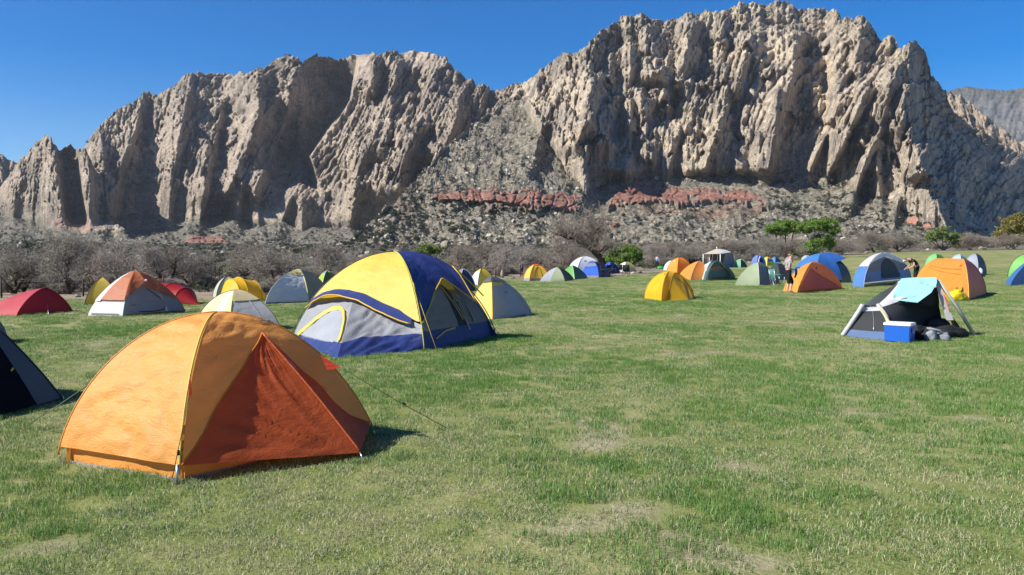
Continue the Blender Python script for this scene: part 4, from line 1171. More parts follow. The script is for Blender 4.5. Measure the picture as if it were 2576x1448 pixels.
class Panel:
    def __init__(self, ca, cb, centre, sag=0.0, wr=0.0, seed=0, folds=False):
        self.folds = folds
        self.a = resample(ca, 25) if len(ca) != 25 else np.asarray(ca, float)
        self.b = resample(cb, 25) if len(cb) != 25 else np.asarray(cb, float)
        self.c = np.array(centre, float); self.sag = sag; self.wr = wr; self.seed = seed
    def base(self, s, t):
        k = np.linspace(0, 1, 25)
        A = np.stack([np.interp(t, k, self.a[:, i]) for i in range(3)], -1)
        B = np.stack([np.interp(t, k, self.b[:, i]) for i in range(3)], -1)
        return A + (B - A) * np.asarray(s)[..., None]
    def S(self, s, t, off=0.0, wr=True):
        s = np.asarray(s, float); t = np.asarray(t, float)
        e = 1e-3
        P = self.base(s, t)
        du = self.base(np.clip(s + e, 0, 1), t) - self.base(np.clip(s - e, 0, 1), t)
        dv = self.base(s, np.clip(t + e, 0, 1)) - self.base(s, np.clip(t - e, 0, 1))
        # near the apex du vanishes; use the base direction there
        wide = self.b[0] - self.a[0]
        du = np.where(np.linalg.norm(du, axis=-1, keepdims=True) < 1e-7, wide, du)
        n = np.cross(du, dv); n /= np.maximum(np.linalg.norm(n, axis=-1, keepdims=True), 1e-9)
        sg = np.sign(((P - self.c) * n).sum(-1, keepdims=True)); sg = np.where(sg == 0, 1, sg)
        n = n * sg
        W = np.linalg.norm(self.base(np.ones_like(s), t) - self.base(np.zeros_like(s), t), axis=-1)
        d = off - self.sag * 4 * s * (1 - s) * W * np.clip(np.sin(np.pi * np.clip(t, 0, 1)), 0, 1) ** 0.7
        if wr and self.wr:
            u = s * W + self.seed * 3.1; L = np.linalg.norm(self.a[-1] - self.a[0]); v = t * L
            w = (np.abs(N1(u * 2.3 + v * 1.1 + self.seed, v * 4.2 - u * 0.6)) - 0.3) + 0.5 * (np.abs(N2(u * 5 - v * 2.0, v * 9 + u)) - 0.3)
            if self.folds == 'radial':
                rr = np.sqrt((1 - s) ** 2 + (t * 0.8) ** 2); an = np.arctan2(t * 0.8, 1 - s + 1e-4)
                w = 1.9 * (np.abs(N1(an * 7.0 + self.seed, rr * 1.1)) - 0.3) * np.clip(rr * 3, 0, 1) + 0.7 * w
            elif self.folds:
                w = 1.6 * (np.abs(N1(u * 4.5 - v * 1.6 + self.seed, v * 0.9 + u * 0.5)) - 0.3) + 0.6 * (np.abs(N2(u * 10 - v * 3.0, v * 1.8)) - 0.3)
            d = d + self.wr * w * np.clip(8 * s * (1 - s), 0, 1) * np.clip(6 * (1 - t), 0, 1)
        return P + n * np.asarray(d)[..., None]
    def mesh(self, name, mat, parent, o, s0=0.0, s1=1.0, lo=0.0, hi=1.0, ns=14, nt=18, off=0.0):
        s = np.linspace(s0, s1, ns)
        lo_ = lo(s) if callable(lo) else np.full(ns, lo); hi_ = hi(s) if callable(hi) else np.full(ns, hi)
        k = np.linspace(0, 1, nt)[:, None]
        T = lo_[None] + (hi_ - lo_)[None] * k
        Sg = np.repeat(s[None], nt, 0)
        if callable(off): of = off(Sg, k)
        else: of = off
        V = self.S(Sg, T, of)
        me = mesh_np(name, V.reshape(-1, 3) - np.array(o), grid_faces(nt, ns), (mat,), True)
        return obj(name, me, parent)
    def path(self, st, off=0.01, n=30):
        st = np.array(st, float); d = np.concatenate([[0], np.cumsum(np.linalg.norm(np.diff(st, axis=0), axis=1))])
        q = np.linspace(0, d[-1], n)
        s = np.interp(q, d, st[:, 0]); t = np.interp(q, d, st[:, 1])
        return self.S(s, t, off, wr=False)
    def ribbon(self, name, mat, parent, o, st, width, off=0.012, n=30):
        """flat band lying on the panel along a path"""
        P = self.path(st, off, n)
        T = np.gradient(P, axis=0); T /= np.maximum(np.linalg.norm(T, axis=1, keepdims=True), 1e-9)
        N = P - self.c; N /= np.linalg.norm(N, axis=1, keepdims=True)
        W = np.cross(T, N); W /= np.maximum(np.linalg.norm(W, axis=1, keepdims=True), 1e-9)
        V = np.stack([P - W * width / 2, P + W * width / 2], 1).reshape(-1, 3) - np.array(o)
        i = np.arange(n - 1) * 2
        return obj(name, mesh_np(name, V, np.stack([i, i + 1, i + 3, i + 2], 1), (mat,), True), parent)
    def solve(self, px, py):
        s, t = np.meshgrid(np.linspace(0, 1, 41), np.linspace(0, 1, 61))
        P = self.S(s, t, 0, wr=False)
        d = (np.array(project(P[..., 0], P[..., 1], P[..., 2])) - np.array([px, py])[:, None, None])
        i = np.argmin((d ** 2).sum(0)); return s.ravel()[i], t.ravel()[i]
def project(x, y, z):
    dz = z - CAMH
    f = y * CT - dz * ST; u = y * ST + dz * CT
    return CX + FPX * x / f, CY - FPX * u / f
def tube_obj(name, pts, r, mat, parent, o, sides=5):
    m = MB(); m.tube([Vector(p) - Vector(o) for p in pts], r, sides)
    return m.build(name, mat, parent, True)

def stakes(parent, o, pts):
    for p in pts:
        p = Vector(p)
        m = MB(); m.tube([p - Vector(o) + Vector((0, 0, 0.05)), p - Vector(o) + Vector((0.03, 0, -0.08))], 0.006, 5); m.build('stake', STAKE, parent)

class Dome:
    """four-cornered tent on crossed poles; sides: 0 = A-B, 1 = B-C, 2 = C-D, 3 = D-A"""
    def __init__(self, name, label, A, B, C, apex, group='tents pitched on the meadow', p=1.0, q=1.25, sag=0.02, wr=0.0, ridge=None, D=None, apexY=None):
        A, B, C = [gp(*c) if len(c) == 2 else Vector(c) for c in (A, B, C)]
        D = (A + C - B) if D is None else Vector(D)
        D.z = gz(D.x, D.y)
        self.init2(name, label, [A, B, C, D], apex, group, p, q, sag, wr, ridge, apexY)
    def init2(self, name, label, cor, apex, group, p, q, sag, wr, ridge, apexY=None):
        self.cor = cor
        ctr = sum(cor, Vector()) / 4
        self.o = Vector((ctr.x, ctr.y, gz(ctr.x, ctr.y)))
        Y = ctr.y if apexY is None else apexY
        self.apex = at(apex[0], apex[1], Y) if len(apex) == 2 else Vector(apex)
        tops = [self.apex] * 4
        if ridge is not None:      # two ends of a short ridge: over side 3 end (A, D) and side 1 end (B, C)
            r0 = at(ridge[0][0], ridge[0][1], (cor[0].y + cor[3].y) / 2 * .6 + Y * .4); r1 = at(ridge[1][0], ridge[1][1], (cor[1].y + cor[2].y) / 2 * .6 + Y * .4)
            tops = [r0, r1, r1, r0]
        self.tops = tops
        self.t = thing(name, self.o, label, 'tent', group)
        qs = q if isinstance(q, (list, tuple)) else [q] * 4
        self.poles = [arc(c, a, p, k) for c, a, k in zip(cor, tops, qs)]
        cc = Vector((self.o.x, self.o.y, self.o.z + 0.25 * (self.apex.z - self.o.z)))
        self.cc = cc
        self.P = [Panel(self.poles[i], self.poles[(i + 1) % 4], cc, sag, wr, i + len(name)) for i in range(4)]
    def side(self, i, mat, lo=0.0, hi=1.0, off=0.0, name='fabric_panel', **k):
        return self.P[i].mesh(name, mat, self.t, self.o, lo=lo, hi=hi, off=off, **k)
    def ribs(self, mat=POLE_D, r=0.008, which=(0, 1, 2, 3), off=0.004):
        for i in which:
            d = (self.poles[i] - np.array(self.cc)); d /= np.linalg.norm(d, axis=1, keepdims=True)
            tube_obj('pole', self.poles[i] + d * off, r, mat, self.t, self.o)
    def guy(self, p0, p1, r=0.004, mat=CORD):
        tube_obj('guy_line', [p0, (Vector(p0) + Vector(p1)) / 2 - Vector((0, 0, .01)), p1], r, mat, self.t, self.o, 4)

def dome2(label, cx, base, w, h, yaw, side_mats, aspect=0.8, q=1.2, p=None, name='dome_tent', Y=None, wr=0.0, top_shift=0.0, rib=None, group='tents pitched on the meadow', sag=0.02, fly=None, fly_lo=0.5):
    """a smaller tent by its place, width and height in the picture, turned by yaw degrees"""
    if p is None: p = 1.0 + 0.22 * ((cx * 0.37) % 1.0); q = q + 0.35 * (p - 1.0)
    f0 = gp(cx, base) if Y is None else None
    Yf = f0.y if Y is None else Y
    L = w / FPX * Yf
    a = math.radians(yaw); c, s = math.cos(a), math.sin(a)
    L = L / (abs(c) + aspect * abs(s)); W = aspect * L
    hd = (L * abs(s) + W * abs(c)) / 2
    ctr = at(cx, base, Yf + hd)
    cor = []
    for lx, ly in ((-L / 2, -W / 2), (L / 2, -W / 2), (L / 2, W / 2), (-L / 2, W / 2)):
        v = Vector((ctr.x + lx * c - ly * s, ctr.y + lx * s + ly * c, 0)); v.z = gz(v.x, v.y); cor.append(v)
    d = Dome.__new__(Dome)
    H = h / FPX * (Yf + hd) * 1.02
    ap = Vector((ctr.x + top_shift * L, ctr.y, gz(ctr.x, ctr.y) + H))
    d.init2(name, label, cor, tuple(ap), group, p, q, sag, wr, None)
    for i, m in enumerate(side_mats):
        if m is None: continue
        bands = m if isinstance(m, list) else [(0, 1, m)]
        for b in bands:
            d.side(i, b[2], b[0], b[1], off=(b[3] if len(b) > 3 else 0.0), ns=9, nt=12)
    if rib is not None: d.ribs(rib, 0.010 * Yf / 40 + 0.006)
    return d

# ---- 1. the big orange tent in front
def orange_tent():
    d = Dome('dome_tent', 'large orange dome tent with brick red vestibule in front of the others', (152, 1166), (453, 1216), tuple(Vector((-1.23, 7.09, 0))), (545, 792), q=(1.25, 1.3, 1.62, 1.3), wr=0.030, sag=0.015)
    o, t = d.o, d.t
    hem = 0.075
    fly_l = d.side(0, ORG, hem, 1, ns=44, nt=56, off=0.02, name='fly_panel'); fly_l['label'] = 'sunlit orange fly panel'
    d.side(2, ORG, hem, 1, ns=16, nt=20, off=0.02, name='fly_panel'); d.side(3, ORG, hem, 1, ns=20, nt=24, off=0.02, name='fly_panel')
    P = d.P[1]
    sp, tp = P.solve(657, 842)
    le = [(0.0, hem)] + sorted(P.solve(460 + (657 - 460) * f, 1172 + (842 - 1172) * f) for f in (.12, .25, .4, .55, .7, .85)) + [(sp, tp)]
    re = [(sp, tp)] + sorted(P.solve(*c) for c in ((690, 872), (721, 900), (760, 935), (797, 968), (838, 1010), (877, 1048))) + [(1.0, hem)]
    le = [q for q in le if q[0] <= sp]; re = [q for q in re if q[0] >= sp]
    xs_ = np.array([q[0] for q in le + re[1:]]); ts_ = np.array([q[1] for q in le + re[1:]])
    lo = lambda s: np.interp(s, xs_, ts_)
    ss = np.unique(np.concatenate([np.linspace(0, sp, 26), np.linspace(sp, 1, 26)]))
    # orange part above the vestibule, in two pieces that meet at its peak
    P.mesh('fly_panel', ORG, t, o, 0, sp, lo, 1, 26, 30, 0.02); fly_r = P.mesh('fly_panel', ORG, t, o, sp, 1, lo, 1, 26, 30, 0.02)
    Vp = at(906, 1139, 6.27)
    e1 = P.S(np.linspace(0, sp, 30), lo(np.linspace(0, sp, 30)), 0.022, wr=False)
    e2 = P.S(np.linspace(1, sp, 30), lo(np.linspace(1, sp, 30)), 0.022, wr=False)
    peak = Vector(e1[-1])
    zipc = smooth_pts([Vp, Vp.lerp(peak, .5) + Vector((.01, -.01, .015)), peak], 25)
    v1 = Panel(e1, zipc, d.cc, 0.012, 0.015, 4, 'radial'); v2 = Panel(zipc, e2, d.cc, 0.01, 0.016, 6)
    vest = v1.mesh('vestibule_panel', BRICK, t, o, ns=40, nt=44); vest['label'] = 'brick red vestibule panel'
    v2.mesh('vestibule_panel', BRICK, t, o, ns=20, nt=30)['label'] = 'narrow brick red vestibule panel'
    tube_obj('zipper_flap', zipc + np.array([.008, -.012, .006]), 0.009, F(.50, .11, .035, .3), vest, o, 6)
    tube_obj('zipper', zipc + np.array([.018, -.006, -.002]), 0.004, ZIP, vest, o, 5)
    # seams of cloth tape along the vestibule edge
    tube_obj('seam', e1 + np.array([0.0, -.006, .004]), 0.006, F(.62, .24, .03, .2), t, o)
    # pale round patch showing through beside the zipper
    q = [(0.30 + .17 * math.cos(a), 0.735 + .075 * math.sin(a)) for a in np.linspace(0, 2 * math.pi, 18)]
    pv = v2.S(np.array([c[0] for c in q]), np.array([c[1] for c in q]), 0.008, wr=False) - np.array(o)
    m = MB(); m.add(pv, [tuple(range(18))]); m.build('vent_patch', F(.50, .22, .20, .3), t)
    # pole sleeves, inner tent band below the fly, groundsheet edge
    yel = F(.70, .50, .08, .2)
    for i, m_ in ((0, ORG), (1, yel), (2, ORG), (3, ORG)):
        pp = d.poles[i][1:]; c = pp - np.array(d.cc); c /= np.linalg.norm(c, axis=1, keepdims=True)
        tube_obj('pole_sleeve', pp + c * 0.022, 0.0075, m_, t, o, 6)
    tube_obj('pole_end', [d.cor[1] + Vector((-.01, -.03, .0)), Vector(d.poles[1][2]) + Vector((-.01, -.03, .0))], 0.011, POLE, t, o, 6)
    for i in range(4):
        a, b = [c.lerp(d.o, .025) for c in (d.cor[i], d.cor[(i + 1) % 4])]
        w = Panel([a, a + Vector((0, 0, .13))], [b, b + Vector((0, 0, .13))], d.cc, 0.0, 0.012, i)
        w.mesh('inner_wall', F(.78, .34, .07, .25), t, o, ns=24, nt=6, off=-0.03)
        g = Panel([a + Vector((0, 0, -.01)), a + Vector((0, 0, .02))], [b + Vector((0, 0, -.01)), b + Vector((0, 0, .02))], d.cc)
        g.mesh('groundsheet_edge', GREY_F, t, o, ns=8, nt=3, off=-0.012)
    # red guy-out tabs with their lines
    def tab(a, b, c_, tip):
        m = MB(); m.add([Vector(x) - o for x in (a, b, c_)], [(0, 1, 2)]); m.build('guy_tab', F(.50, .06, .03, .3), t)
    A3 = d.poles[0]; C3 = d.poles[2]; B3 = d.poles[1]
    Ya = float(A3[8][1])
    tab(at(264, 933, Ya + .1), at(246, 966, Ya + .1), at(222, 969, Ya), None)
    d.guy(at(222, 969, Ya), gp(60, 1075))
    Yc = 6.85
    tab(at(806, 893, Yc), at(822, 931, Yc), at(859, 926, Yc - .1), None)
    e = gp(1128, 1080); a = at(859, 926, Yc - .1)
    d.guy(a, e); 
    mid = a.lerp(e, .55); tube_obj('line_tensioner', [mid, mid.lerp(e, .06)], 0.010, ZIP, t, o)
    bt = at(478, 938, float(B3[9][1]) - .03); bb = at(474, 1002, float(B3[6][1]) - .03); bc = at(484, 996, float(B3[6][1]) - .01)
    tab(bt, bb, bc, None)
    d.guy(bb, Vector((d.cor[1].x - .03, d.cor[1].y - .06, .05)), 0.0035); q = bb.lerp(d.cor[1], .6); tube_obj('line_tensioner', [q + Vector((-.02, -.04, 0)), q + Vector((-.02, -.04, -.035))], 0.011, ZIP, t, o)
    # worn grey lettering on the roof, too small to read
    rsx = np.random.RandomState(3); m = MB()
    s0, t0 = P.solve(684, 838)
    for k in range(11):
        s = s0 + k * 0.016
        for _ in range(2):
            a = P.S(np.array([s, s + .009]), np.array([0.80 - .002 * k, 0.80 - .002 * k + rsx.uniform(-.012, .012)]), 0.028, wr=False)
            m.tube([Vector(a[0]) - o, Vector(a[1]) - o], 0.004, 4)
    m.build('lettering', plain((.25, .26, .28, 1), .7), fly_r)
    stakes(t, o, [d.cor[0], d.cor[1] + Vector((-.02, -.05, 0)), Vector((Vp.x, Vp.y, 0)), d.cor[2], e])
    tube_obj('stake_loop', [Vp, Vector((Vp.x + .03, Vp.y - .03, .0))], 0.006, POLE, t, o)
orange_tent()

# ---- 2. the yellow and blue family tent
def family_tent():
    d = Dome('family_tent', 'yellow and blue family dome tent with arched yellow window', (735, 862), (1066, 883), (1244, 847), (992, 638), q=1.42, p=1.05, wr=0.022, sag=0.012)
    o, t = d.o, d.t
    Fp = gp(848, 903)
    P = d.P[0]
    ap = np.array([(0.0, P.solve(752, 800)[1])] + [P.solve(*c) for c in ((775, 768), (800, 752), (835, 744), (872, 746), (915, 758), (960, 778), (1016, 806))] + [(1.0, P.solve(1058, 812)[1])])
    ap = ap[np.argsort(ap[:, 0])]
    arch = lambda s: np.interp(s, ap[:, 0], ap[:, 1]) - 0.03
    arch2 = lambda s: np.interp(s, ap[:, 0], ap[:, 1]) + 0.055 * np.clip((0.97 - s) * 8, 0, 1)
    sq, tq = P.solve(888, 750)
    P.mesh('fly_panel', YEL, t, o, 0, 1, arch2, 1, 44, 40, 0.03)['label'] = 'yellow fly panel'
    # blue awning strip, its lower edge pushed out
    aw = P.mesh('awning', NAVY, t, o, 0, 0.94, arch, arch2, 40, 10, lambda S, k: 0.03 + 0.16 * (1 - k) * np.clip(6 * S * (1 - S) , 0, 1)); aw['label'] = 'navy blue awning strip'
    lowpts = P.S(np.linspace(0, .94, 40), arch(np.linspace(0, .94, 40)), 0.04 + .155 * np.clip(6 * np.linspace(0, .94, 40) * (1 - np.linspace(0, .94, 40)), 0, 1), wr=False)
    tube_obj('awning_trim', lowpts, 0.013, TRIM_Y, aw, o, 6)
    # walls of the front bay
    Q = Vector(P.S(np.array([sq]), np.array([tq + .02]), -0.02, wr=False)[0])
    pL = d.poles[0][:max(4, int(24 * (arch(0.0) + .05)) + 1)]; pM = d.poles[1][:max(4, int(24 * arch(1.0)) + 2)]
    cF = smooth_pts([Fp, Fp.lerp(Q, .5) + Vector((0, .05, .02)), Q], 25)
    w1 = Panel(resample(pL, 25), cF, d.cc, 0.03, 0.035, 2, True); w2 = Panel(cF, resample(pM, 25), d.cc, 0.03, 0.04, 5, True)
    b1 = lambda s: 0.20 + 0.03 * s; b2 = lambda s: 0.22 + 0.40 * s ** 0.8
    w1.mesh('wall_panel', GREY_F, t, o, 0, 1, b1, 1, 40, 34)['label'] = 'grey bay wall'; w1.mesh('wall_band', NAVY, t, o, 0, 1, 0, b1, 40, 10)
    w2.mesh('wall_panel', GREY_F, t, o, 0, 1, b2, 1, 36, 30); w2.mesh('wall_band', NAVY, t, o, 0, 1, 0, b2, 36, 14)
    # arched window with yellow binding
    win = [(.10, .21), (.20, .40), (.32, .60), (.46, .74), (.62, .81), (.78, .80), (.88, .72), (.94, .56), (.96, .38), (.955, .235)]
    wp = np.array(win); top = np.interp(np.linspace(.12, .945, 26), wp[:, 0], wp[:, 1])
    wn_ = w1.mesh('window', F(.46, .48, .52, .4), t, o, .12, .945, .22, lambda s: np.maximum(np.interp(s, wp[:, 0], wp[:, 1]) - .02, .24), 26, 16, 0.018); wn_['label'] = 'pale see-through arched window'
    w1.ribbon('window_frame', F(.80, .60, .07, .25), wn_, o, win, 0.065, 0.035, 44)
    # door side
    R = d.P[1]
    vp_ = np.array([(0.0, arch(1.0) + .02)] + [R.solve(*c) for c in ((1072, 780), (1086, 742), (1100, 708), (1112, 690), (1128, 704), (1150, 735), (1180, 780))] + [(1.0, .30)])
    vp_ = vp_[np.argsort(vp_[:, 0])]
    vee = lambda s: np.interp(s, vp_[:, 0], vp_[:, 1])
    s0 = vp_[np.argmax(vp_[:, 1]), 0]
    R.mesh('fly_panel', NAVY, t, o, 0, 1, vee, 1, 40, 30, lambda S, k: 0.03 + 0.22 * (1 - k) * np.clip(1 - np.abs((S - s0) / .45), 0, 1))['label'] = 'navy blue fly panel over the door'
    sv = np.linspace(0, 1, 44); ev = R.S(sv, vee(sv), 0.035 + .22 * np.clip(1 - np.abs((sv - s0) / .45), 0, 1), wr=False)
    tube_obj('fly_trim', ev, 0.013, TRIM_Y, t, o, 6)
    R.mesh('wall_panel', F(.21, .215, .21, .4), t, o, 0, .52, .12, lambda s: vee(s) + .05, 20, 20, 0.0); R.mesh('wall_band', NAVY, t, o, 0, .6, 0, .12, 20, 12, 0.0)
    R.mesh('wall_panel', F(.21, .215, .21, .4), t, o, .66, 1, .12, lambda s: vee(s) + .05, 12, 20, 0.0); R.mesh('wall_band', NAVY, t, o, .60, 1, 0, .12, 14, 12, 0.0)
    door = R.mesh('door', MESH_D, t, o, .52, .66, .12, lambda s: vee(s) + .04, 8, 16, -0.02)
    R.ribbon('door_trim', TRIM_Y, door, o, [(.30, .80), (.42, .66), (.50, .50), (.56, .33), (.60, .16)], 0.035, 0.02, 24)
    R.ribbon('door_trim', TRIM_Y, door, o, [(.16, .06), (.30, .10), (.45, .11)], 0.03, 0.02, 10)
    R.ribbon('door_tie', TRIM_Y, door, o, [(.57, .32), (.60, .2), (.63, .08)], 0.03, 0.05, 10)
    R.ribbon('vent_patch', F(.6, .6, .5, .2), t, o, [(.76, .13), (.76, .27)], 0.10, 0.02, 5)
    d.P[2].mesh('fly_panel', YEL, t, o, 0, 1, .35, 1, 16, 16, 0.03); d.P[2].mesh('wall_panel', GREY_F, t, o, 0, 1, .28, .40, 10, 4); d.P[2].mesh('wall_band', NAVY, t, o, 0, 1, 0, .28, 14, 8)
    d.P[3].mesh('fly_panel', GOLD, t, o, 0, 1, .30, 1, 16, 16, 0.03); d.P[3].mesh('wall_panel', GREY_F, t, o, 0, 1, 0, .34, 10, 8)
    for i in range(4):
        pp = d.poles[i]; c = pp - np.array(d.cc); c /= np.linalg.norm(c, axis=1, keepdims=True)
        tube_obj('pole', pp + c * 0.034, 0.010, F(.5, .42, .05, .1) if i == 1 else POLE_D, t, o, 6)
    mcorner = Vector(d.poles[1][12])
    d.guy(mcorner + Vector((.03, -.06, 0)), d.cor[1] + Vector((.25, -.2, 0)), 0.005, CORD_Y)
    d.guy(Vector(d.poles[2][11]), d.cor[2] + Vector((.15, -.3, 0)), 0.006, POLE_D)
    # rear flap pegged out past the door side
    a = Vector(d.poles[2][9]); e = d.cor[2] + Vector((.08, -.10, 0)); b = d.cor[2]
    m = MB(); m.add([a - o, e - o, b - o], [(0, 1, 2)]); m.build('peg_flap', F(.10, .12, .2, .2), t)
    stakes(t, o, [Fp, d.cor[1], e])
family_tent()

# ---- 3. navy tent cut by the picture edge, and the bit of grey tent past it
def navy_tent():
    d = Dome('dome_tent', 'dark navy tent with grey end panel cut by the picture edge', (-330, 1010), (-70, 1072), (158, 1008), (-98, 752), q=1.8, p=1.75, wr=0.006)
    d.side(0, F(.14, .14, .15, .1), name='fabric_panel'); d.side(2, DARK_F); d.side(3, DARK_F)
    nv = F(.006, .006, .008, .03, .8, 1.0, 0.0, .06)
    P = d.P[1]
    P.mesh('fabric_panel', nv, d.t, d.o, 0, .70, .02, 1, 20, 24)['label'] = 'dark navy side'
    P.mesh('end_panel', F(.12, .12, .125, .10, .8, 1.0, 0.0, .1), d.t, d.o, .70, 1, .02, .93, 14, 20)['label'] = 'grey end panel'
    P.mesh('fabric_panel', nv, d.t, d.o, .70, 1, .93, 1, 6, 4)
    tube_obj('pole_sleeve', d.poles[2], 0.012, ZIP, d.t, d.o, 6); tube_obj('pole_sleeve', d.poles[1], 0.010, ZIP, d.t, d.o, 6)
    P.ribbon('toggle', CORD_Y, d.t, d.o, [(.60, .30), (.66, .32)], 0.02, 0.02, 4)
    d.guy(Vector(d.poles[1][12]), gp(10, 1130))
    stakes(d.t, d.o, [d.cor[2]])
navy_tent()
d = Dome('dome_tent', 'grey tent corner peeking past the dark navy tent', (-110, 862), (-40, 872), (21, 862), (-45, 785), q=1.1); 
for i in range(4): d.side(i, F(.16, .15, .15, .2), ns=8, nt=10)

# ---- 4. cream and grey dome behind the orange tent
d = Dome('dome_tent', 'cream and grey dome just behind the large orange tent', (492, 822), (578, 839), (706, 832), (591, 731), q=1.3, p=1.15, wr=0.015)
P = d.P[0]; P.mesh('fabric_panel', CREAM, d.t, d.o, 0, .45, ns=12); P.mesh('stripe', WHITE_F, d.t, d.o, .45, .72, ns=8); P.mesh('fabric_panel', CREAM, d.t, d.o, .72, 1, ns=8)
P = d.P[1]; P.mesh('fabric_panel', GREY_F, d.t, d.o, 0, 1, 0, .57, 26, 22)['label'] = 'grey door panel'; P.mesh('fly_panel', TAN, d.t, d.o, 0, 1, .55, 1, 16, 10, 0.03)
P.ribbon('seam', PALE_F, d.t, d.o, [(.62, .55), (.66, .3), (.70, .02)], .02, .015, 12)
for i in (2, 3): d.side(i, CREAM, ns=8, nt=10)
d.ribs(F(.55, .62, .05, .2), 0.012, (1,)); d.ribs(POLE_D, 0.008, (0, 2, 3))
# ---- 5. yellow and grey tent beside the family tent
d = Dome('dome_tent', 'small yellow and silver grey tent touching the family tent', (1176, 797), (1239, 804), (1338, 792), (1236, 698), q=1.5, p=1.25, wr=0.014)
d.side(0, F(.80, .60, .16, .33), 0, 1, name='fabric_panel')['label'] = 'sunlit yellow end'
P = d.P[1]; P.mesh('fabric_panel', F(.40, .40, .42, .3), d.t, d.o, 0, 1, 0, .66, 30, 26)['label'] = 'silver grey creased door panel'
P.mesh('stripe', F(.75, .55, .14, .3), d.t, d.o, 0, .75, .66, .75, 16, 4, .004); P.mesh('fly_panel', F(.12, .14, .13, .3), d.t, d.o, 0, 1, .73, 1, 12, 6, 0.03); d.P[0].mesh('fly_panel', F(.12, .14, .13, .3), d.t, d.o, 0, 1, .75, 1, 12, 6, 0.03); P.mesh('fabric_panel', F(.40, .40, .42, .3), d.t, d.o, .75, 1, .66, .75, 6, 4)
for i in (2, 3): d.side(i, GREY_F, ns=10, nt=12)
tube_obj('pole_sleeve', d.poles[2], 0.014, PALE_F, d.t, d.o, 6); tube_obj('pole_sleeve', d.poles[1], 0.010, TRIM_Y, d.t, d.o, 6)
m = MB(); c = P.S(np.array([.52, .58, .64, .58]), np.array([.48, .52, .48, .44]), .012, wr=False) - np.array(d.o); m.add(c, [(0, 1, 2, 3)]); m.build('emblem', F(.30, .30, .32), d.t)
stakes(d.t, d.o, [d.cor[1], d.cor[2]])
# ---- 6. low red tent at the picture edge
d = Dome('dome_tent', 'low red dome tent by the forked bare tree', (-45, 790), (42, 795), (181, 783), (112, 725), q=1.55, p=1.35, wr=0.012)
d.side(0, F(.50, .075, .085, .3))['label'] = 'red panel coloured pinkish as sunlit'; d.side(1, REDF, ns=20); d.side(2, REDF); d.side(3, REDF); d.ribs(F(.30, .03, .03, .1), 0.014, (1, 2))  # first side: sunlight put into a paler, pinker copy of the red
tube_obj('vent_trim', d.P[1].path([(.1, .90), (.5, .92), (.75, .90)], .015, 10), 0.012, ZIP, d.t, d.o)
d.guy(Vector(d.P[1].S(np.array([.55]), np.array([.25]))[0]), gp(122, 792), .008, POLE)
# ---- 7. rust and white tent
d = Dome('dome_tent', 'rust orange and light grey dome tent with black zipped door', (221, 795), (309, 797), (466, 785), (341, 684), q=1.5, p=1.4, wr=0.014)
P = d.P[0]; P.mesh('wall_panel', WHITE_F, d.t, d.o, 0, 1, 0, .25, 16, 12)['label'] = 'light grey end wall'; P.mesh('window', F(.16, .08, .07, .2), d.t, d.o, .06, .96, .25, .31, 12, 4); P.mesh('fly_panel', RUST, d.t, d.o, .16, 1, .28, 1, 22, 20, .03); P.mesh('stripe', WHITE_F, d.t, d.o, 0, .16, .25, 1, 6, 16, .03)
P.ribbon('hem', GREY_F, d.t, d.o, [(.1, .03), (.9, .03)], .05, .02, 10)
P = d.P[1]; vee = lambda s: .24 + .38 * np.clip(1 - np.abs((s - .42) / .55) ** 1.1, 0, 1)
P.mesh('fly_panel', RUST, d.t, d.o, 0, 1, vee, 1, 34, 24, lambda S, k: .03 + .14 * (1 - k) * np.clip(1 - np.abs((S - .45) / .4), 0, 1))['label'] = 'rust fly panel with awning point'
wl_ = P.mesh('wall_panel', F(.30, .30, .31, .3), d.t, d.o, 0, 1, .03, lambda s: vee(s) + .04, 26, 22); wl_['label'] = 'door wall in shade-darkened grey'  # shade on the door wall put into a darker grey cloth
P.ribbon('door_zipper', ZIP, wl_, d.o, [(.25, .06), (.5, .05), (.66, .07), (.72, .15), (.70, .28), (.60, .40), (.50, .52)], .028, .014, 30)
P.ribbon('logo', plain((.5, .05, .05, 1)), d.t, d.o, [(.12, .18), (.2, .19)], .03, .014, 4)
m = MB(); c = P.S(np.array([.42]), np.array([.62]), .17, wr=False)[0]; m.tube([Vector(c) - d.o, Vector(c) - d.o + Vector((.05, 0, .02))], .03, 6); m.build('awning_tip', WHITE_F, d.t)
for i in (2, 3): d.side(i, RUST, ns=10, nt=12)
tube_obj('pole_sleeve', d.poles[1][:10], 0.012, F(.25, .50, .42, .1), d.t, d.o); d.ribs(POLE_D, .008, (2,))
# ---- 8. yellow tent behind it
dome2('yellow pyramid tent with blue hem behind the rust tent', 258, 768, 96, 66, 25, [YEL, YEL, YEL, [(0, .06, NAVY), (.06, 1, F(.78, .55, .06, .35))]], q=1.35, p=1.35, rib=POLE_D)

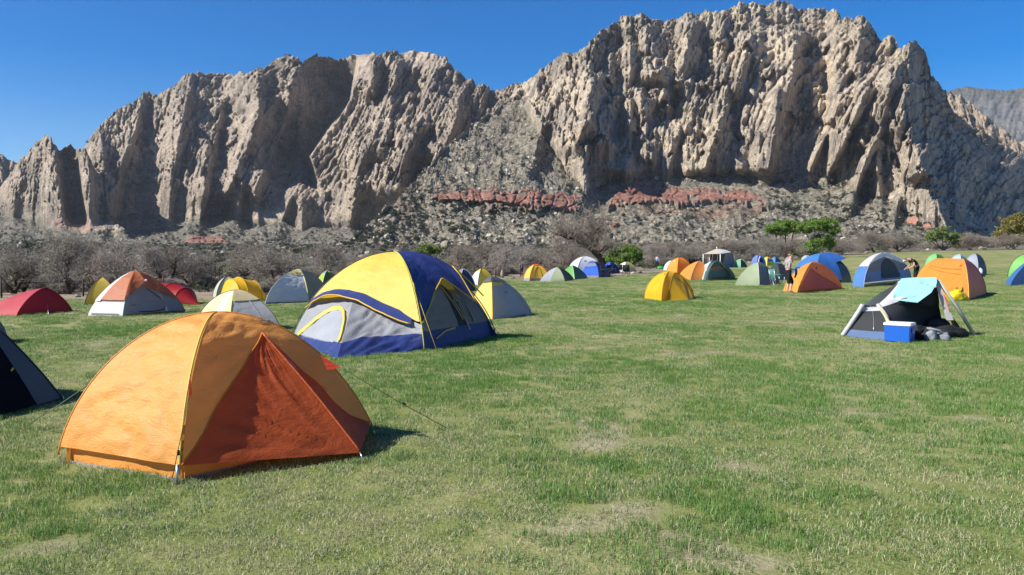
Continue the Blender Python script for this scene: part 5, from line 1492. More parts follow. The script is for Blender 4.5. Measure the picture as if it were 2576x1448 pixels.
def hoop(c, half, h, ang, n=25, sq=0.9):
    """arch standing across direction ang (radians) at ground point c"""
    th = np.linspace(0, math.pi, n)
    u = -np.cos(th); z = np.sin(th) ** sq * h
    return np.stack([c[0] + u * half * math.cos(ang), c[1] + u * half * math.sin(ang), c[2] + z], 1)
def tunnel(label, hoops, nose, tail, mats, name='tunnel_tent', pole=POLE_D, group='tents pitched on the meadow', wr=0.0):
    """hoops: (ground point, half width, height); nose and tail: pegged ends; mats per segment, nose first"""
    cs = [Vector(h[0]) for h in hoops]
    ax = (cs[-1] - cs[0]); ang = math.atan2(ax.y, ax.x) + math.pi / 2
    ctr = sum(cs, Vector()) / len(cs); o = Vector((ctr.x, ctr.y, gz(ctr.x, ctr.y)))
    t = thing(name, o, label, 'tent', group)
    H = [hoop(c, h[1], h[2], ang) for c, h in zip(cs, hoops)]
    cc = o + Vector((0, 0, .2))
    segs = []
    if nose is not None: segs.append((np.repeat(np.array([tuple(nose)]), 25, 0), H[0]))
    for i in range(len(H) - 1): segs.append((H[i], H[i + 1]))
    if tail is not None: segs.append((H[-1], np.repeat(np.array([tuple(tail)]), 25, 0)))
    for i, (a, b) in enumerate(segs):
        k = np.linspace(0, 1, 25)
        Pn = Panel(a, b, cc, 0.035 if 0 < i < len(segs) - 1 else 0.02, wr, i)
        Pn.mesh('fabric_panel', mats[i], t, o, ns=12, nt=25)
    for h in H: tube_obj('pole_sleeve', h, 0.012 * max(1, o.y / 25), pole, t, o, 6)
    stakes(t, o, [p for p in (nose, tail) if p is not None])
    return t, o, H
# ---- 9. red tunnel tent, 11. two humped yellow tent
g = lambda px, Y: (lambda v: Vector((v.x, v.y, gz(v.x, v.y))))(at(px, 700, Y))
tunnel('red tunnel tent peeking out beside the rust tent', [(g(402, 27.2), .62, .72), (g(436, 27.0), .62, .70), (g(466, 26.8), .52, .54)], g(385, 27.4), g(500, 26.4), [REDF, REDF, REDF, REDF], pole=F(.2, .02, .02, .1))
dome2('pale sage green tent tucked behind the two humped yellow tent', 574, 757, 84, 50, 30, [SAGE, SAGE, SAGE, F(.55, .58, .46)], Y=31, rib=POLE_D)
tunnel('golden yellow tunnel tent with two humps before bare trees', [(g(580, 28.6), .78, .78), (g(600, 28.8), .80, .84), (g(638, 29.2), .66, .70)], g(546, 28.0), g(678, 29.6), [GOLD, GOLD, GOLD, GOLD], pole=F(.55, .33, .02, .2), wr=.01)
# ---- 12. grey tent with cream ridge
d = Dome('dome_tent', 'silver grey tent with cream ridge beside the family tent', (668, 766), (776, 761), (828, 748), (752, 679), q=1.25, p=1.15, wr=0.035, apexY=28.5)
d.side(0, F(.66, .66, .69, .38), .02, .70, ns=30, nt=26)['label'] = 'wrinkled silver grey front'; d.side(0, F(.68, .60, .30, .33), .68, 1, off=.03, name='fly_panel'); d.side(1, F(.26, .25, .20, .33), ns=14); d.side(2, GREY_F); d.side(3, GREY_F)
d.side(0, DARK_F, 0, .03, off=-.02, name='groundsheet_edge')
tube_obj('pole_sleeve', d.poles[1], 0.020, F(.75, .68, .25, .2), d.t, d.o); tube_obj('pole_sleeve', d.poles[0], 0.012, PALE_F, d.t, d.o)
d.P[0].ribbon('vent_trim', F(.45, .30, .08), d.t, d.o, [(.30, .76), (.5, .72), (.66, .74)], .05, .06, 8)
# ---- 13. lime tent
d = dome2('lime green dome tent with pale seam above the silver grey tent', 824, 742, 70, 60, 40, [[(0, .85, F(.10, .14, .07, .3)), (.85, 1, LIME)], LIME, LIME, [(0, .8, LIME), (.8, 1, STEEL)]], Y=33, q=1.1)
d.ribs(F(.6, .65, .55, .1), .016, (0,))
# ---- 14, 15
dome2('slate and dark blue dome behind the family tent', 1166, 736, 62, 54, 38, [F(.03, .06, .14, .25), NAVY, NAVY, F(.22, .25, .29, .3)], Y=36, q=1.1, rib=PALE_F)
dome2('white and yellow dome peeking over the silver grey tent', 1213, 716, 64, 40, 35, [[(0, .6, YEL), (.6, 1, F(.75, .55, .05))], YEL, YEL, [(0, .7, WHITE_F), (.7, 1, YEL)]], Y=44, q=1.1, rib=POLE_D)
# ---- 16. orange and yellow tent with red sleeves
d = dome2('yellow dome with red orange pole sleeves by the fence', 1349, 708, 66, 40, 22, [[(0, .12, MIDGREY), (.12, 1, F(.80, .52, .06, .35))], GOLD, GOLD, [(0, .12, GREY_F), (.12, 1, YEL)]], q=1.1)
d.ribs(F(.50, .10, .03, .2), .030, (0, 1, 3))
d.P[0].ribbon('door_trim', ZIP, d.t, d.o, [(.25, .15), (.25, .5), (.45, .72), (.65, .6), (.68, .15)], .05, .02, 18)
d.P[0].mesh('fly_panel', F(.62, .16, .03, .3), d.t, d.o, .1, .9, .80, 1, 8, 6, .04)
# ---- 17. white and pale green tent
d = Dome('dome_tent', 'white and pale green tent with dark end', (1358, 709), (1421, 708), (1444, 704), (1402, 673), q=1.5, p=1.3)
P = d.P[0]; P.mesh('fabric_panel', WHITE_F, d.t, d.o, 0, .42, ns=8); P.mesh('fabric_panel', F(.50, .56, .33, .33), d.t, d.o, .42, 1, ns=8); d.side(1, F(.035, .045, .02, .2), ns=8); d.side(2, WHITE_F, ns=6); d.side(3, WHITE_F, ns=6)  # end panel in very dark green
d.ribs(POLE_D, .02, (1,))
# ---- 18. green
d = Dome('dome_tent', 'green dome with a lighter and a darker side between white tent and blue tent', (1405, 703), (1445, 704), (1478, 699), (1439, 668), q=1.5, p=1.4)
d.side(0, F(.22, .52, .13, .34), ns=8); d.side(1, DGREEN, ns=8); d.side(2, GREEN, ns=6); d.side(3, GREEN, ns=6); d.ribs(F(.45, .6, .4, .1), .022, (1,))  # first side lighter green, second side darker
# ---- 19. white fly tent and blue cabin tent
d = dome2('white domed tent with dark emblem behind the blue tent', 1472, 699, 92, 49, 20, [WHITE_F, WHITE_F, WHITE_F, F(.66, .70, .70)], Y=64, q=1.0, p=1.1, rib=PALE_F)
c = d.P[0].S(np.array([.25, .31, .37, .31]), np.array([.60, .66, .60, .54]), .02) - np.array(d.o); m = MB(); m.add(c, [(0, 1, 2, 3)]); m.build('emblem', F(.16, .20, .20), d.t)
d = Dome('dome_tent', 'bright blue tent with grey mesh window under the white dome', (1466, 698), (1506, 699), (1536, 695), (1490, 658), q=.9)
P = d.P[0]; P.mesh('wall_panel', ROYAL, d.t, d.o, 0, 1, .04, .38, 10, 10); P.mesh('window', F(.22, .23, .26, .2), d.t, d.o, 0, 1, .38, .68, 10, 6); P.mesh('fly_panel', ROYAL, d.t, d.o, 0, 1, .66, 1, 8, 4, .03); P.mesh('groundsheet_edge', MIDGREY, d.t, d.o, 0, 1, 0, .05, 8, 3)
P = d.P[1]; P.mesh('wall_panel', F(.016, .035, .17, .2), d.t, d.o, 0, 1, 0, 1, 10, 12); P.mesh('window', MESH_D, d.t, d.o, .25, .8, .4, .7, 6, 6, .02)
for i in (2, 3): d.side(i, ROYAL, ns=6, nt=8)
dome2('small dark blue tent beside the bright blue tent', 1536, 692, 48, 28, 40, [F(.016, .035, .17, .2), NAVY, NAVY, ROYAL], Y=72, q=1.1)
dome2('white and tan dome behind the folding chairs', 1575, 685, 54, 24, 36, [F(.50, .43, .22, .33), TAN, WHITE_F, WHITE_F], q=1.2, rib=F(.6, .5, .2, .1))
# ---- 23-25. lavender and orange domes
dome2('small white and lilac tent behind the orange domes', 1688, 681, 38, 24, 35, [F(.40, .42, .62, .3), PALE_F, PALE_F, WHITE_F], q=1.0)
d = dome2('round orange dome with dark seams behind the yellow dome', 1709, 697, 64, 43, 30, [ORG2, ORG2, ORG2, F(.82, .36, .06, .36)], Y=66, q=.95, p=1.0, rib=F(.45, .12, .02, .1)); 
c = d.P[3].S(np.array([.35, .5, .5, .35]), np.array([.58, .58, .68, .68]), .03) - np.array(d.o); m = MB(); m.add(c, [(0, 1, 2, 3)]); m.build('logo', WHITE_F, d.t)
d = Dome('dome_tent', 'peaked orange tent beside the teal and white open tent', (1708, 695), (1737, 706), (1792, 703), (1760, 657), q=1.5, p=1.35)
d.side(0, F(.84, .36, .07, .36), ns=10); d.side(1, ORG2, ns=10); d.side(2, ORG2, ns=6); d.side(3, ORG2, ns=6); d.ribs(F(.6, .2, .03, .1), .015, (1,))
# ---- 26. golden dome alone on the grass
d = Dome('dome_tent', 'golden yellow dome tent alone on the open grass', (1622, 751), (1664, 759), (1745, 752), (1684, 684), q=1.0, p=1.05, wr=.006)
d.side(0, GOLD, ns=14); d.side(1, GOLD, ns=14); d.side(2, GOLD, ns=8); d.side(3, GOLD, ns=8); d.ribs(F(.55, .32, .01, .1), .014, (0, 1, 2))
P = d.P[1]; B_, C_ = d.cor[1], d.cor[2]
mid = B_.lerp(C_, .5); outw = Vector((B_.y - C_.y, C_.x - B_.x, 0)).normalized() * -1
if outw.y > 0: outw = -outw
hp = np.array([tuple(v) for v in smooth_pts([B_.lerp(C_, .10) + outw * .10, Vector(P.S(np.array([.22]), np.array([.45]), .12)[0]), Vector(P.S(np.array([.50]), np.array([.64]), .16)[0]), Vector(P.S(np.array([.78]), np.array([.45]), .12)[0]), B_.lerp(C_, .92) + outw * .10], 25)])
nose = mid + outw * .42 + Vector((0, 0, .02))
vp = Panel(hp, np.repeat(np.array([tuple(nose)]), 25, 0), d.cc, .02, .006, 3)
vp.mesh('vestibule_panel', GOLD, d.t, d.o, ns=14, nt=25)
tube_obj('vestibule_hoop', hp, .013, F(.30, .20, .02, .1), d.t, d.o)
vp.ribbon('door_zipper', ZIP, d.t, d.o, [(.12, .45), (.25, .55), (.35, .68), (.55, .80), (.85, .86)], .02, .012, 16)
P.ribbon('logo', plain((.1, .09, .05, 1)), d.t, d.o, [(.80, .60), (.86, .60)], .06, .02, 3); d.P[0].ribbon('logo', plain((.25, .17, .02, 1)), d.t, d.o, [(.80, .66), (.86, .72)], .05, .02, 3)
d.guy(Vector(d.poles[2][13]), gp(1781, 754), .006, POLE_D); stakes(d.t, d.o, [nose, d.cor[0], d.cor[2]])
# ---- 27. teal and white open tent
d = Dome('dome_tent', 'open fronted white and teal tent with orange lining', (1752, 697), (1769, 707), (1849, 702), (1800, 656), q=1.35, p=1.25, apexY=53.5)
d.side(0, F(.66, .74, .73, .33), .02, .80, ns=10)['label'] = 'white end'; d.side(0, TEAL, .78, 1, off=.02, ns=6); d.side(2, TEAL, ns=8); d.side(3, TEAL, ns=8)
P = d.P[1]
P.mesh('fly_panel', F(.50, .62, .60, .33), d.t, d.o, 0, .13, .02, 1, 6, 20, .05); P.mesh('fly_panel', F(.10, .18, .17, .3), d.t, d.o, .86, 1, .02, 1, 6, 20, .05); P.mesh('fly_panel', F(.18, .30, .28, .3), d.t, d.o, .1, .9, .84, 1, 10, 5, .05)
P.mesh('interior_shade', MESH_D, d.t, d.o, .08, .9, .44, .88, 10, 8, -.12); P.mesh('lining_stripe', F(.50, .12, .03, .2), d.t, d.o, .1, .9, .34, .44, 10, 4, -.11); P.mesh('inner_wall', F(.10, .17, .15, .2), d.t, d.o, .06, .92, .06, .34, 10, 6, -.10)  # dark mesh sheet stands in for the shade inside the open front
tube_obj('pole', d.poles[2], .014, POLE, d.t, d.o)
dome2('small sea blue dome in front of the awning tent', 1777, 668, 40, 19, 30, [SEA, SEA, SEA, F(.06, .33, .42)], Y=84, q=1.0, p=1.0)
# ---- 30, 31. small far tents
dome2('small green tent with a lighter and a darker side beside the awning tent', 1862, 667, 36, 20, 38, [F(.025, .11, .04, .3), GREEN, GREEN, F(.16, .40, .22, .3)], Y=112, q=1.0, rib=F(.5, .6, .5, .1))  # first side darker green, last side lighter
d = dome2('far blue dome with white trim before the bare trees', 1908, 664, 36, 28, 25, [ROYAL, F(.03, .06, .22), NAVY, F(.16, .24, .52)], Y=118, q=.9, p=1.0)
d.P[0].ribbon('trim', WHITE_F, d.t, d.o, [(.1, .05), (.15, .5), (.5, .78), (.85, .5), (.9, .05)], .14, .03, 20); d.P[0].mesh('door', MESH_D, d.t, d.o, .3, .7, .3, .55, 5, 5, .03)
d = dome2('striped yellow orange and blue tent beside the far blue dome', 1931, 662, 34, 22, 30, [[(0, .35, F(.5, .55, .05)), (.35, .6, ROYAL), (.6, 1, ORG2)], NAVY, NAVY, F(.60, .60, .08)], Y=121, q=1.2)
dome2('small slate blue far tent before the bare trees', 1950, 657, 30, 16, 35, [F(.04, .10, .26), BLUE, BLUE, F(.10, .24, .45)], Y=135, q=1.3)
dome2('tiny orange far tent beyond the standing person', 1984, 656, 22, 14, 30, [ORG2, ORG2, ORG2, F(.3, .28, .22)], Y=138, q=1.2)
dome2('tiny pale grey far tent below the cottonwood', 2029, 653, 26, 13, 30, [PALE_F, PALE_F, PALE_F, F(.4, .46, .42)], Y=150, q=1.0)
dome2('small taupe tent behind the standing person', 1975, 678, 34, 24, 20, [F(.33, .29, .22), TAN, TAN, F(.38, .34, .26)], Y=78, q=1.1)
# ---- 32. sage and grey tent
d = Dome('dome_tent', 'sage green and grey tent beside the green folding chair', (1849, 719), (1910, 719), (1964, 715), (1906, 661), q=1.4, p=1.3, wr=.006)
d.side(0, F(.46, .53, .34, .34), ns=14)['label'] = 'sage green lit panel'
P = d.P[1]; P.mesh('fabric_panel', F(.24, .25, .23, .3), d.t, d.o, 0, 1, lambda s: .10 + .62 * np.clip(s * 1.2, 0, 1) ** 1.2, 1, 16, 14, .03); P.mesh('inner_wall', F(.18, .19, .21, .3), d.t, d.o, .0, 1, 0, .7, 10, 10, -.03)
for i in (2, 3): d.side(i, SAGE, ns=8, nt=10)
d.ribs(PALE_F, .015, (1,)); stakes(d.t, d.o, d.cor[:3])
d = Dome('dome_tent', 'open teal tent with rust inner behind the green folding chair', (1934, 700), (1962, 706), (1992, 702), (1952, 661), q=1.1, apexY=56)
d.side(0, F(.05, .09, .07, .2), ns=8); d.side(1, F(.34, .09, .04, .3), 0, .85, ns=8); d.side(1, TEAL, .7, 1, off=.04, ns=8); d.side(2, TEAL, ns=6); d.side(3, TEAL, ns=6)
# ---- 33. orange and brick tent with the standing person
d = Dome('dome_tent', 'orange dome with brick red door behind the standing person', (1970, 733), (2010, 737), (2118, 727), (2047, 659), q=1.35, p=1.25, wr=.008)
d.side(0, F(.82, .35, .06, .36), ns=12)
P = d.P[1]; sp, tp = P.solve(2040, 674); lo = lambda s: np.where(s < sp, .03 + (tp - .03) * (s / sp) ** .9, .03 + (tp - .03) * np.clip((.93 - s) / (.93 - sp), 0, 1) ** .85)
P.mesh('fly_panel', ORG2, d.t, d.o, 0, sp, lo, 1, 14, 16, .015); P.mesh('fly_panel', ORG2, d.t, d.o, sp, 1, lo, 1, 20, 16, .015)
P.mesh('door', F(.46, .10, .035, .34), d.t, d.o, 0.01, .95, .02, lambda s: np.maximum(lo(s) + .03, .03), 26, 16, .004)['label'] = 'brick red door panel'
q_ = [(.45 + .045 * math.cos(a), .58 + .055 * math.sin(a)) for a in np.linspace(0, 6.28, 14)]
m = MB(); m.add(P.S(np.array([c[0] for c in q_]), np.array([c[1] for c in q_]), .025, wr=False) - np.array(d.o), [tuple(range(14))]); m.build('vent_patch', F(.10, .05, .04, .1), d.t)
d.side(2, ORG2, ns=8); d.side(3, ORG2, ns=8); d.ribs(F(.75, .33, .05, .1), .014, (1, 2))
# ---- 34. big blue tent
d = Dome('dome_tent', 'large blue dome tent with side awning behind the orange one', (1990, 706), (2052, 716), (2142, 712), (2066, 638), q=1.0, p=1.1, wr=.012)
d.side(0, F(.07, .22, .55, .3), ns=12)
P = d.P[1]; ln = lambda s: .10 + .45 * s
P.mesh('fly_panel', F(.055, .19, .52, .3), d.t, d.o, 0, .72, .04, 1, 16, 18, .02); P.mesh('fly_panel', F(.03, .10, .34, .28), d.t, d.o, .72, 1, .42, 1, 8, 12, lambda S, k: .02 + .30 * (1 - k) * (S - .72) / .28)
P.mesh('wall_panel', F(.012, .03, .045, .15), d.t, d.o, .70, 1, 0, .6, 8, 10, .0); d.side(2, F(.02, .05, .12, .2), ns=8); d.side(3, BLUE, ns=8)
for s in (.33, .6): tube_obj('pole_sleeve', P.path([(s, .05), (s, .97)], .03, 14), .012, F(.03, .11, .38, .1), d.t, d.o)
d.guy(Vector(d.poles[2][12]), d.cor[2] + Vector((.5, -.3, 0)), .008, POLE_D)
# ---- 35. white and blue tent with open mesh door
d = Dome('dome_tent', 'white and blue dome tent with dark mesh door beside stooping person', (2144, 721), (2173, 723), (2293, 708), (2224, 637), q=.98, p=1.1, wr=.006)
P = d.P[0]; P.mesh('wall_panel', F(.10, .24, .56, .32), d.t, d.o, 0, 1, .0, .26, 8, 10); P.mesh('fly_panel', WHITE_F, d.t, d.o, 0, 1, .24, 1, 10, 14, .03)
P = d.P[1]; vee = lambda s: .24 + .36 * np.clip(1 - np.abs((s - .46) / .54) ** 1.4, 0, 1)
P.mesh('fly_panel', F(.70, .70, .72, .34), d.t, d.o, 0, 1, vee, 1, 24, 14, lambda S, k: .03 + .10 * (1 - k) * np.clip(1 - np.abs((S - .48) / .4), 0, 1))['label'] = 'white fly with arched door opening'
P.mesh('wall_panel', F(.08, .17, .42, .3), d.t, d.o, 0, 1, .03, .15, 16, 8, 0); P.mesh('mesh_wall', F(.045, .075, .15, .15, .7, .6, .1), d.t, d.o, 0, 1, .15, lambda s: np.maximum(vee(s) + .04, .16), 16, 8, -.01)
dr_ = P.mesh('door', MESH_D, d.t, d.o, .34, .74, .05, lambda s: .07 + .46 * np.sqrt(np.clip(1 - ((s - .54) / .2) ** 2, 0, 1)), 18, 12, .02)
P.ribbon('door_zipper', ZIP, dr_, d.o, [(.34, .07), (.36, .30), (.54, .54), (.72, .30), (.74, .07)], .03, .03, 20); P.ribbon('hem', MIDGREY, d.t, d.o, [(0, .02), (1, .02)], .07, .01, 8)
P.ribbon('storage_tag', WHITE_F, d.t, d.o, [(.20, .28), (.20, .38)], .05, .02, 3)
d.side(2, WHITE_F, ns=8); d.side(3, WHITE_F, ns=8); d.ribs(PALE_F, .012, (1, 2))
# ---- 36. orange tent at the meadow side
d = Dome('dome_tent', 'tall orange tent with end coloured darker and redder as shade beside the yellow bag', (2296, 735), (2437, 756), (2481, 739), (2392, 646), q=1.1, p=1.25, wr=.012, ridge=((2360, 650), (2422, 652)))
d.side(0, F(.80, .335, .055, .36), ns=20, nt=20)['label'] = 'sunlit orange side'; d.side(1, F(.46, .085, .012, .22), ns=12); d.side(2, ORG2, ns=8); d.side(3, ORG2, ns=8)  # end panel: its shade is put into a darker, redder cloth colour
for tl in ((.10, .62, .50), (.10, .56, .36)):
    d.P[0].ribbon('crease_shade', F(.66, .25, .03, .3), d.t, d.o, [(tl[0], tl[1]), (.5, (tl[1] + tl[2]) / 2 - .02), (.88, tl[2])], .03, .02, 14)  # flat darker bands paint the shade of cloth folds
d.P[0].ribbon('logo', plain((.45, .06, .02, 1)), d.t, d.o, [(.86, .58), (.91, .60)], .09, .02, 3); d.ribs(F(.80, .40, .10, .1), .014, (1,)); d.ribs(POLE_D, .01, (2,))
stakes(d.t, d.o, [d.cor[1], d.cor[2]])
# ---- 37, 38
dome2('bright green tent top beyond the tall orange tent', 2354, 668, 52, 33, 30, [GREEN, GREEN, GREEN, F(.20, .50, .20)], Y=95, q=1.0, p=1.0)
dome2('pale teal dome directly behind the tall orange tent', 2412, 690, 60, 52, 35, [TEAL, F(.2, .33, .33), TEAL, F(.40, .50, .52)], Y=66, q=1.0, p=1.0, rib=PALE_F)
d = dome2('slate grey open dome with white bag under its awning', 2452, 690, 60, 52, 38, [[(.42, 1, F(.07, .09, .12, .2))], STEEL, STEEL, F(.30, .33, .40, .3)], Y=68, q=1.0, p=1.0)
d.ribs(POLE_D, .014, (0, 1))
d = Dome('dome_tent', 'blue tent with guy toggle at the meadow border', (2529, 714), (2541, 720), (2690, 706), (2618, 643), q=1.5, p=1.4)
d.side(0, F(.07, .20, .50, .3), ns=8); d.side(1, F(.055, .165, .45, .3), ns=12); d.side(2, BLUE, ns=6); d.side(3, BLUE, ns=6)
tube_obj('toggle', d.P[1].path([(.22, .42), (.24, .40)], .04, 4), .02, PALE_F, d.t, d.o)
dome2('green dome overlapping the blue tent at the border', 2585, 694, 98, 57, 35, [GREEN, DGREEN, GREEN, F(.18, .48, .10, .34)], Y=62, q=1.0, p=1.0, rib=POLE_D)

# ---- 29. frame tent with awning
def awning_tent():
    Y = 112.0
    P = lambda x, y, dy=0: at(x, y, Y + dy)
    o = P(1815, 668, 2); o.z = gz(o.x, o.y)
    t = thing('frame_tent', o, 'grey canvas frame tent with white awning on poles', 'tent', 'tents pitched on the meadow')
    G = lambda x, dy=0: (lambda v: Vector((v.x, v.y, gz(v.x, v.y))))(P(x, 668, dy))
    def quad(name, pts, mat):
        m = MB(); m.add([Vector(p) - o for p in pts], [tuple(range(len(pts)))]); m.build(name, mat, t)
    can = F(.19, .20, .22, .15, .8); canl = F(.26, .27, .29, .15, .8)
    pk = P(1803, 626, 1.2)
    quad('awning', [P(1769, 640, -1.0), P(1812, 639, -1.6), pk], F(.66, .60, .48, .35)); quad('awning', [P(1812, 639, -1.6), P(1840, 635, 1.4), P(1824, 629, 1.6), pk], F(.74, .73, .68, .3)); quad('awning', [P(1769, 640, -1.0), pk, P(1800, 629, 3.2), P(1776, 638, 3.0)], F(.66, .60, .48, .35))
    quad('roof', [pk, P(1824, 629, 1.6), P(1838, 635, 4), P(1806, 632, 4)], F(.22, .30, .42, .2))
    quad('wall', [G(1818, 0), G(1851, 2), P(1838, 636, 2.2), P(1824, 640, .2)], canl); quad('wall', [G(1851, 2), G(1856, 5), P(1838, 636, 4), P(1838, 636, 2.2)], can); quad('wall', [G(1782, 2.6), G(1818, 0), P(1824, 640, .2), P(1788, 640, 2.6)], F(.03, .03, .035, .1))
    quad('wall', [G(1782, 2.6), G(1790, 5.2), P(1790, 640, 5.2), P(1788, 640, 2.6)], can)
    for x, dy in ((1769, -1.0), (1812, -1.6)): tube_obj('pole', [G(x, dy), P(x, 640, dy)], .06, plain((.75, .72, .66, 1)), t, o)
    for x, dy in ((1783, 2.4), (1790, 2.2), (1803, 1.2)): tube_obj('pole', [G(x, dy), P(x + 3, 640, dy)], .05, plain((.6, .58, .52, 1)), t, o)
    tube_obj('finial', [pk, pk + Vector((0, 0, .25))], .06, plain((.8, .8, .8, 1)), t, o)
awning_tent()

# ---- 39. low mesh tent with raised fly at the right front
def mesh_tent():
    Y = 15.7
    P = lambda x, y, dy=0: at(x, y, Y + dy)
    G = lambda x, y: gp(x, y)
    o = G(2285, 858); 
    t = thing('mesh_tent', o, 'low dark mesh tent with pale straps under a cyan towel', 'tent', 'tents pitched on the meadow')
    cc = o + Vector((0, .6, .25))
    a1 = G(2122, 846); a2 = G(2246, 860); a2b = a2 + Vector((-.15, .8, 0)); a3 = G(2452, 845); a4 = G(2330, 835); a4 = Vector((a4.x + .1, a4.y + .9, 0))
    h1 = P(2173, 768, .35); h2 = P(2206, 769, .45)                          # low end hoop
    k1 = P(2262, 711, 1.0); k2 = P(2357, 707, .5)                          # tall frame ridge
    mesh = F(.026, .028, .031, .03, .8, .5, .0); strap = F(.58, .58, .57, .25); blue = F(.10, .16, .30, .25); dk = F(.035, .05, .08, .15)
    def pan(name, ca, cb, mat, lo=0, hi=1, off=0.0, ns=12, nt=14, sag=.03, wr=.01, lab=None):
        q = Panel(ca, cb, cc, sag, wr, len(name)); m_ = q.mesh(name, mat, t, o, 0, 1, lo, hi, ns, nt, off)
        if lab: m_['label'] = lab
        return q
    # end panel (mesh above a blue floor band)
    L = smooth_pts([a1, a1.lerp(h1, .55) + Vector((.02, -.02, .03)), h1]); Rr = smooth_pts([a2, a2.lerp(h2, .55) + Vector((.03, -.02, .05)), h2])
    q = pan('end_mesh', L, Rr, mesh, .22, .80, sag=.01, lab='dark mesh end'); pan('floor_band', L, Rr, blue, 0, .22, .01); pan('end_trim', L, Rr, strap, .80, .93, .015); pan('end_trim', L, Rr, dk, .93, 1, .012)
    tube_obj('pole', q.path([(.62, .22), (.60, .8)], .01, 6), .006, POLE, t, o)
    for c_, w in ((L, .045), (Rr, .04)): 
        m = MB(); m.tube([Vector(v) - o + Vector((-.03 if c_ is L else .01, -.02, .01)) for v in c_], [w] * 25, 6); m.build('strap_sleeve', strap, t, True)
    # long side toward the viewer: dark mesh between low hoop and tall frame
    B1 = smooth_pts([a2, a2.lerp(h2, .55) + Vector((.03, -.02, .05)), h2]); sf = gp(2402, 842) + Vector((0, .35, 0)); B2 = smooth_pts([sf, sf.lerp(k2, .5) + Vector((-.04, 0, .03)), k2])
    s_ = pan('side_mesh', B1, B2, mesh, 0, .9, -.01, 20, 16, .05, lab='dark mesh side'); pan('side_trim', B1, B2, strap, .90, 1, .01, 20, 5, .05)
    # roof behind, pale fly
    R1 = smooth_pts([h2, h2.lerp(k1, .5) + Vector((0, 0, -.03)), k1]); R0 = smooth_pts([h2 + Vector((-.02, .25, -.02)), k1.lerp(h2, .4) + Vector((-.1, .5, -.1)), a2b.lerp(a4, .45) + Vector((0, .3, .0))])
    pan('roof_fly', smooth_pts([h2, k2.lerp(h2, .5) + Vector((0, 0, -.06)), k2]), R1, strap, 0, 1, 0, 10, 14, .02)
    pan('back_wall', smooth_pts([a1, a1.lerp(a2b, .4) + Vector((.2, .3, 0)), a4]), smooth_pts([h1, k1.lerp(h1, .4) + Vector((0, .2, -.04)), k1]), F(.30, .31, .32, .3), 0, 1)
    # tall frame: pale legs and dark inner end
    leg = lambda a, b, w, mat, nm='frame_leg': MB().tube([Vector(a) - o, (Vector(a) + Vector(b)) / 2 - o + Vector((0, 0, .04)), Vector(b) - o], [w, w, w], 6).build(nm, mat, t, True)
    leg(a3, k2 + Vector((.02, 0, .01)), .034, F(.50, .51, .46, .2)); leg(a4, k1, .03, strap); leg(k1, k2, .03, strap, 'ridge_sleeve')
    inn = P(2390, 806, .25); inn.z = max(inn.z, .28)
    m = MB(); w = Vector((.075, 0, 0)); m.add([k2 - o - w * .6, k2 - o + w * .3, inn - o + w, inn - o - w], [(0, 1, 2, 3)]); m.build('wide_strap', strap, t)
    pan('inner_end', smooth_pts([a3 + Vector((-.12, .1, 0)), a3.lerp(k2, .5) + Vector((-.12, .1, 0)), k2]), smooth_pts([a4 + Vector((.5, -.9, 0)), (a4 + Vector((.5, -.9, 0))).lerp(k2, .5), k2]), F(.035, .04, .05, .1), 0, 1, 0, 10, 10)
    tube_obj('red_cord', [P(2374, 742, .3), P(2396, 806, .3), P(2400, 822, .3)], .008, plain((.55, .02, .05, 1)), t, o)
    tube_obj('yellow_cord', [h2 + Vector((.0, -.05, .0)), P(2228, 795, -.2), P(2246, 822, -.35)], .010, CORD_Y, t, o)
    stakes(t, o, [a1, a3, a2])
    # cyan towel over the ridge
    tw = thing('towel', o, 'cyan towel hung over the low mesh tent', 'towel')
    cy = NT('terry'); n_ = cy.noise(60, 3, .7, cy.coord('Object')); cy.surf(cy.bsdf(cy.mix(cy.mapr(n_, .3, .7), (.20, .42, .49, 1), (.29, .51, .58, 1)), .95, .1, cy.bump(n_, .6, .02)))
    top0, top1 = k1 + Vector((.03, -.02, .05)), k2 + Vector((-.03, -.03, .05))
    ca = smooth_pts([P(2240, 760, .55), P(2250, 738, .6), top0, top0 + Vector((-.05, .25, -.15))]); cb = smooth_pts([P(2312, 760, .20), P(2340, 742, .22), P(2352, 722, .35), top1, top1 + Vector((-.0, .25, -.15))])
    tp_ = Panel(ca, cb, cc, -.01, .03, 9)
    # lower edge droops to a corner
    lowc = lambda s: np.interp(s, [0, .35, .8, 1], [.10, .02, .0, .05])
    tp_.mesh('cloth', cy.m, tw, o, 0, 1, lowc, 1, 26, 26, .03)
    m = MB(); a = P(2300, 748, .18); m.add([P(2258, 756, .4) - o, P(2308, 762, .1) - o, P(2345, 735, .2) - o, P(2318, 745, .25) - o], [(0, 1, 2, 3)]); m.build('hanging_corner', cy.m, tw)
mesh_tent()
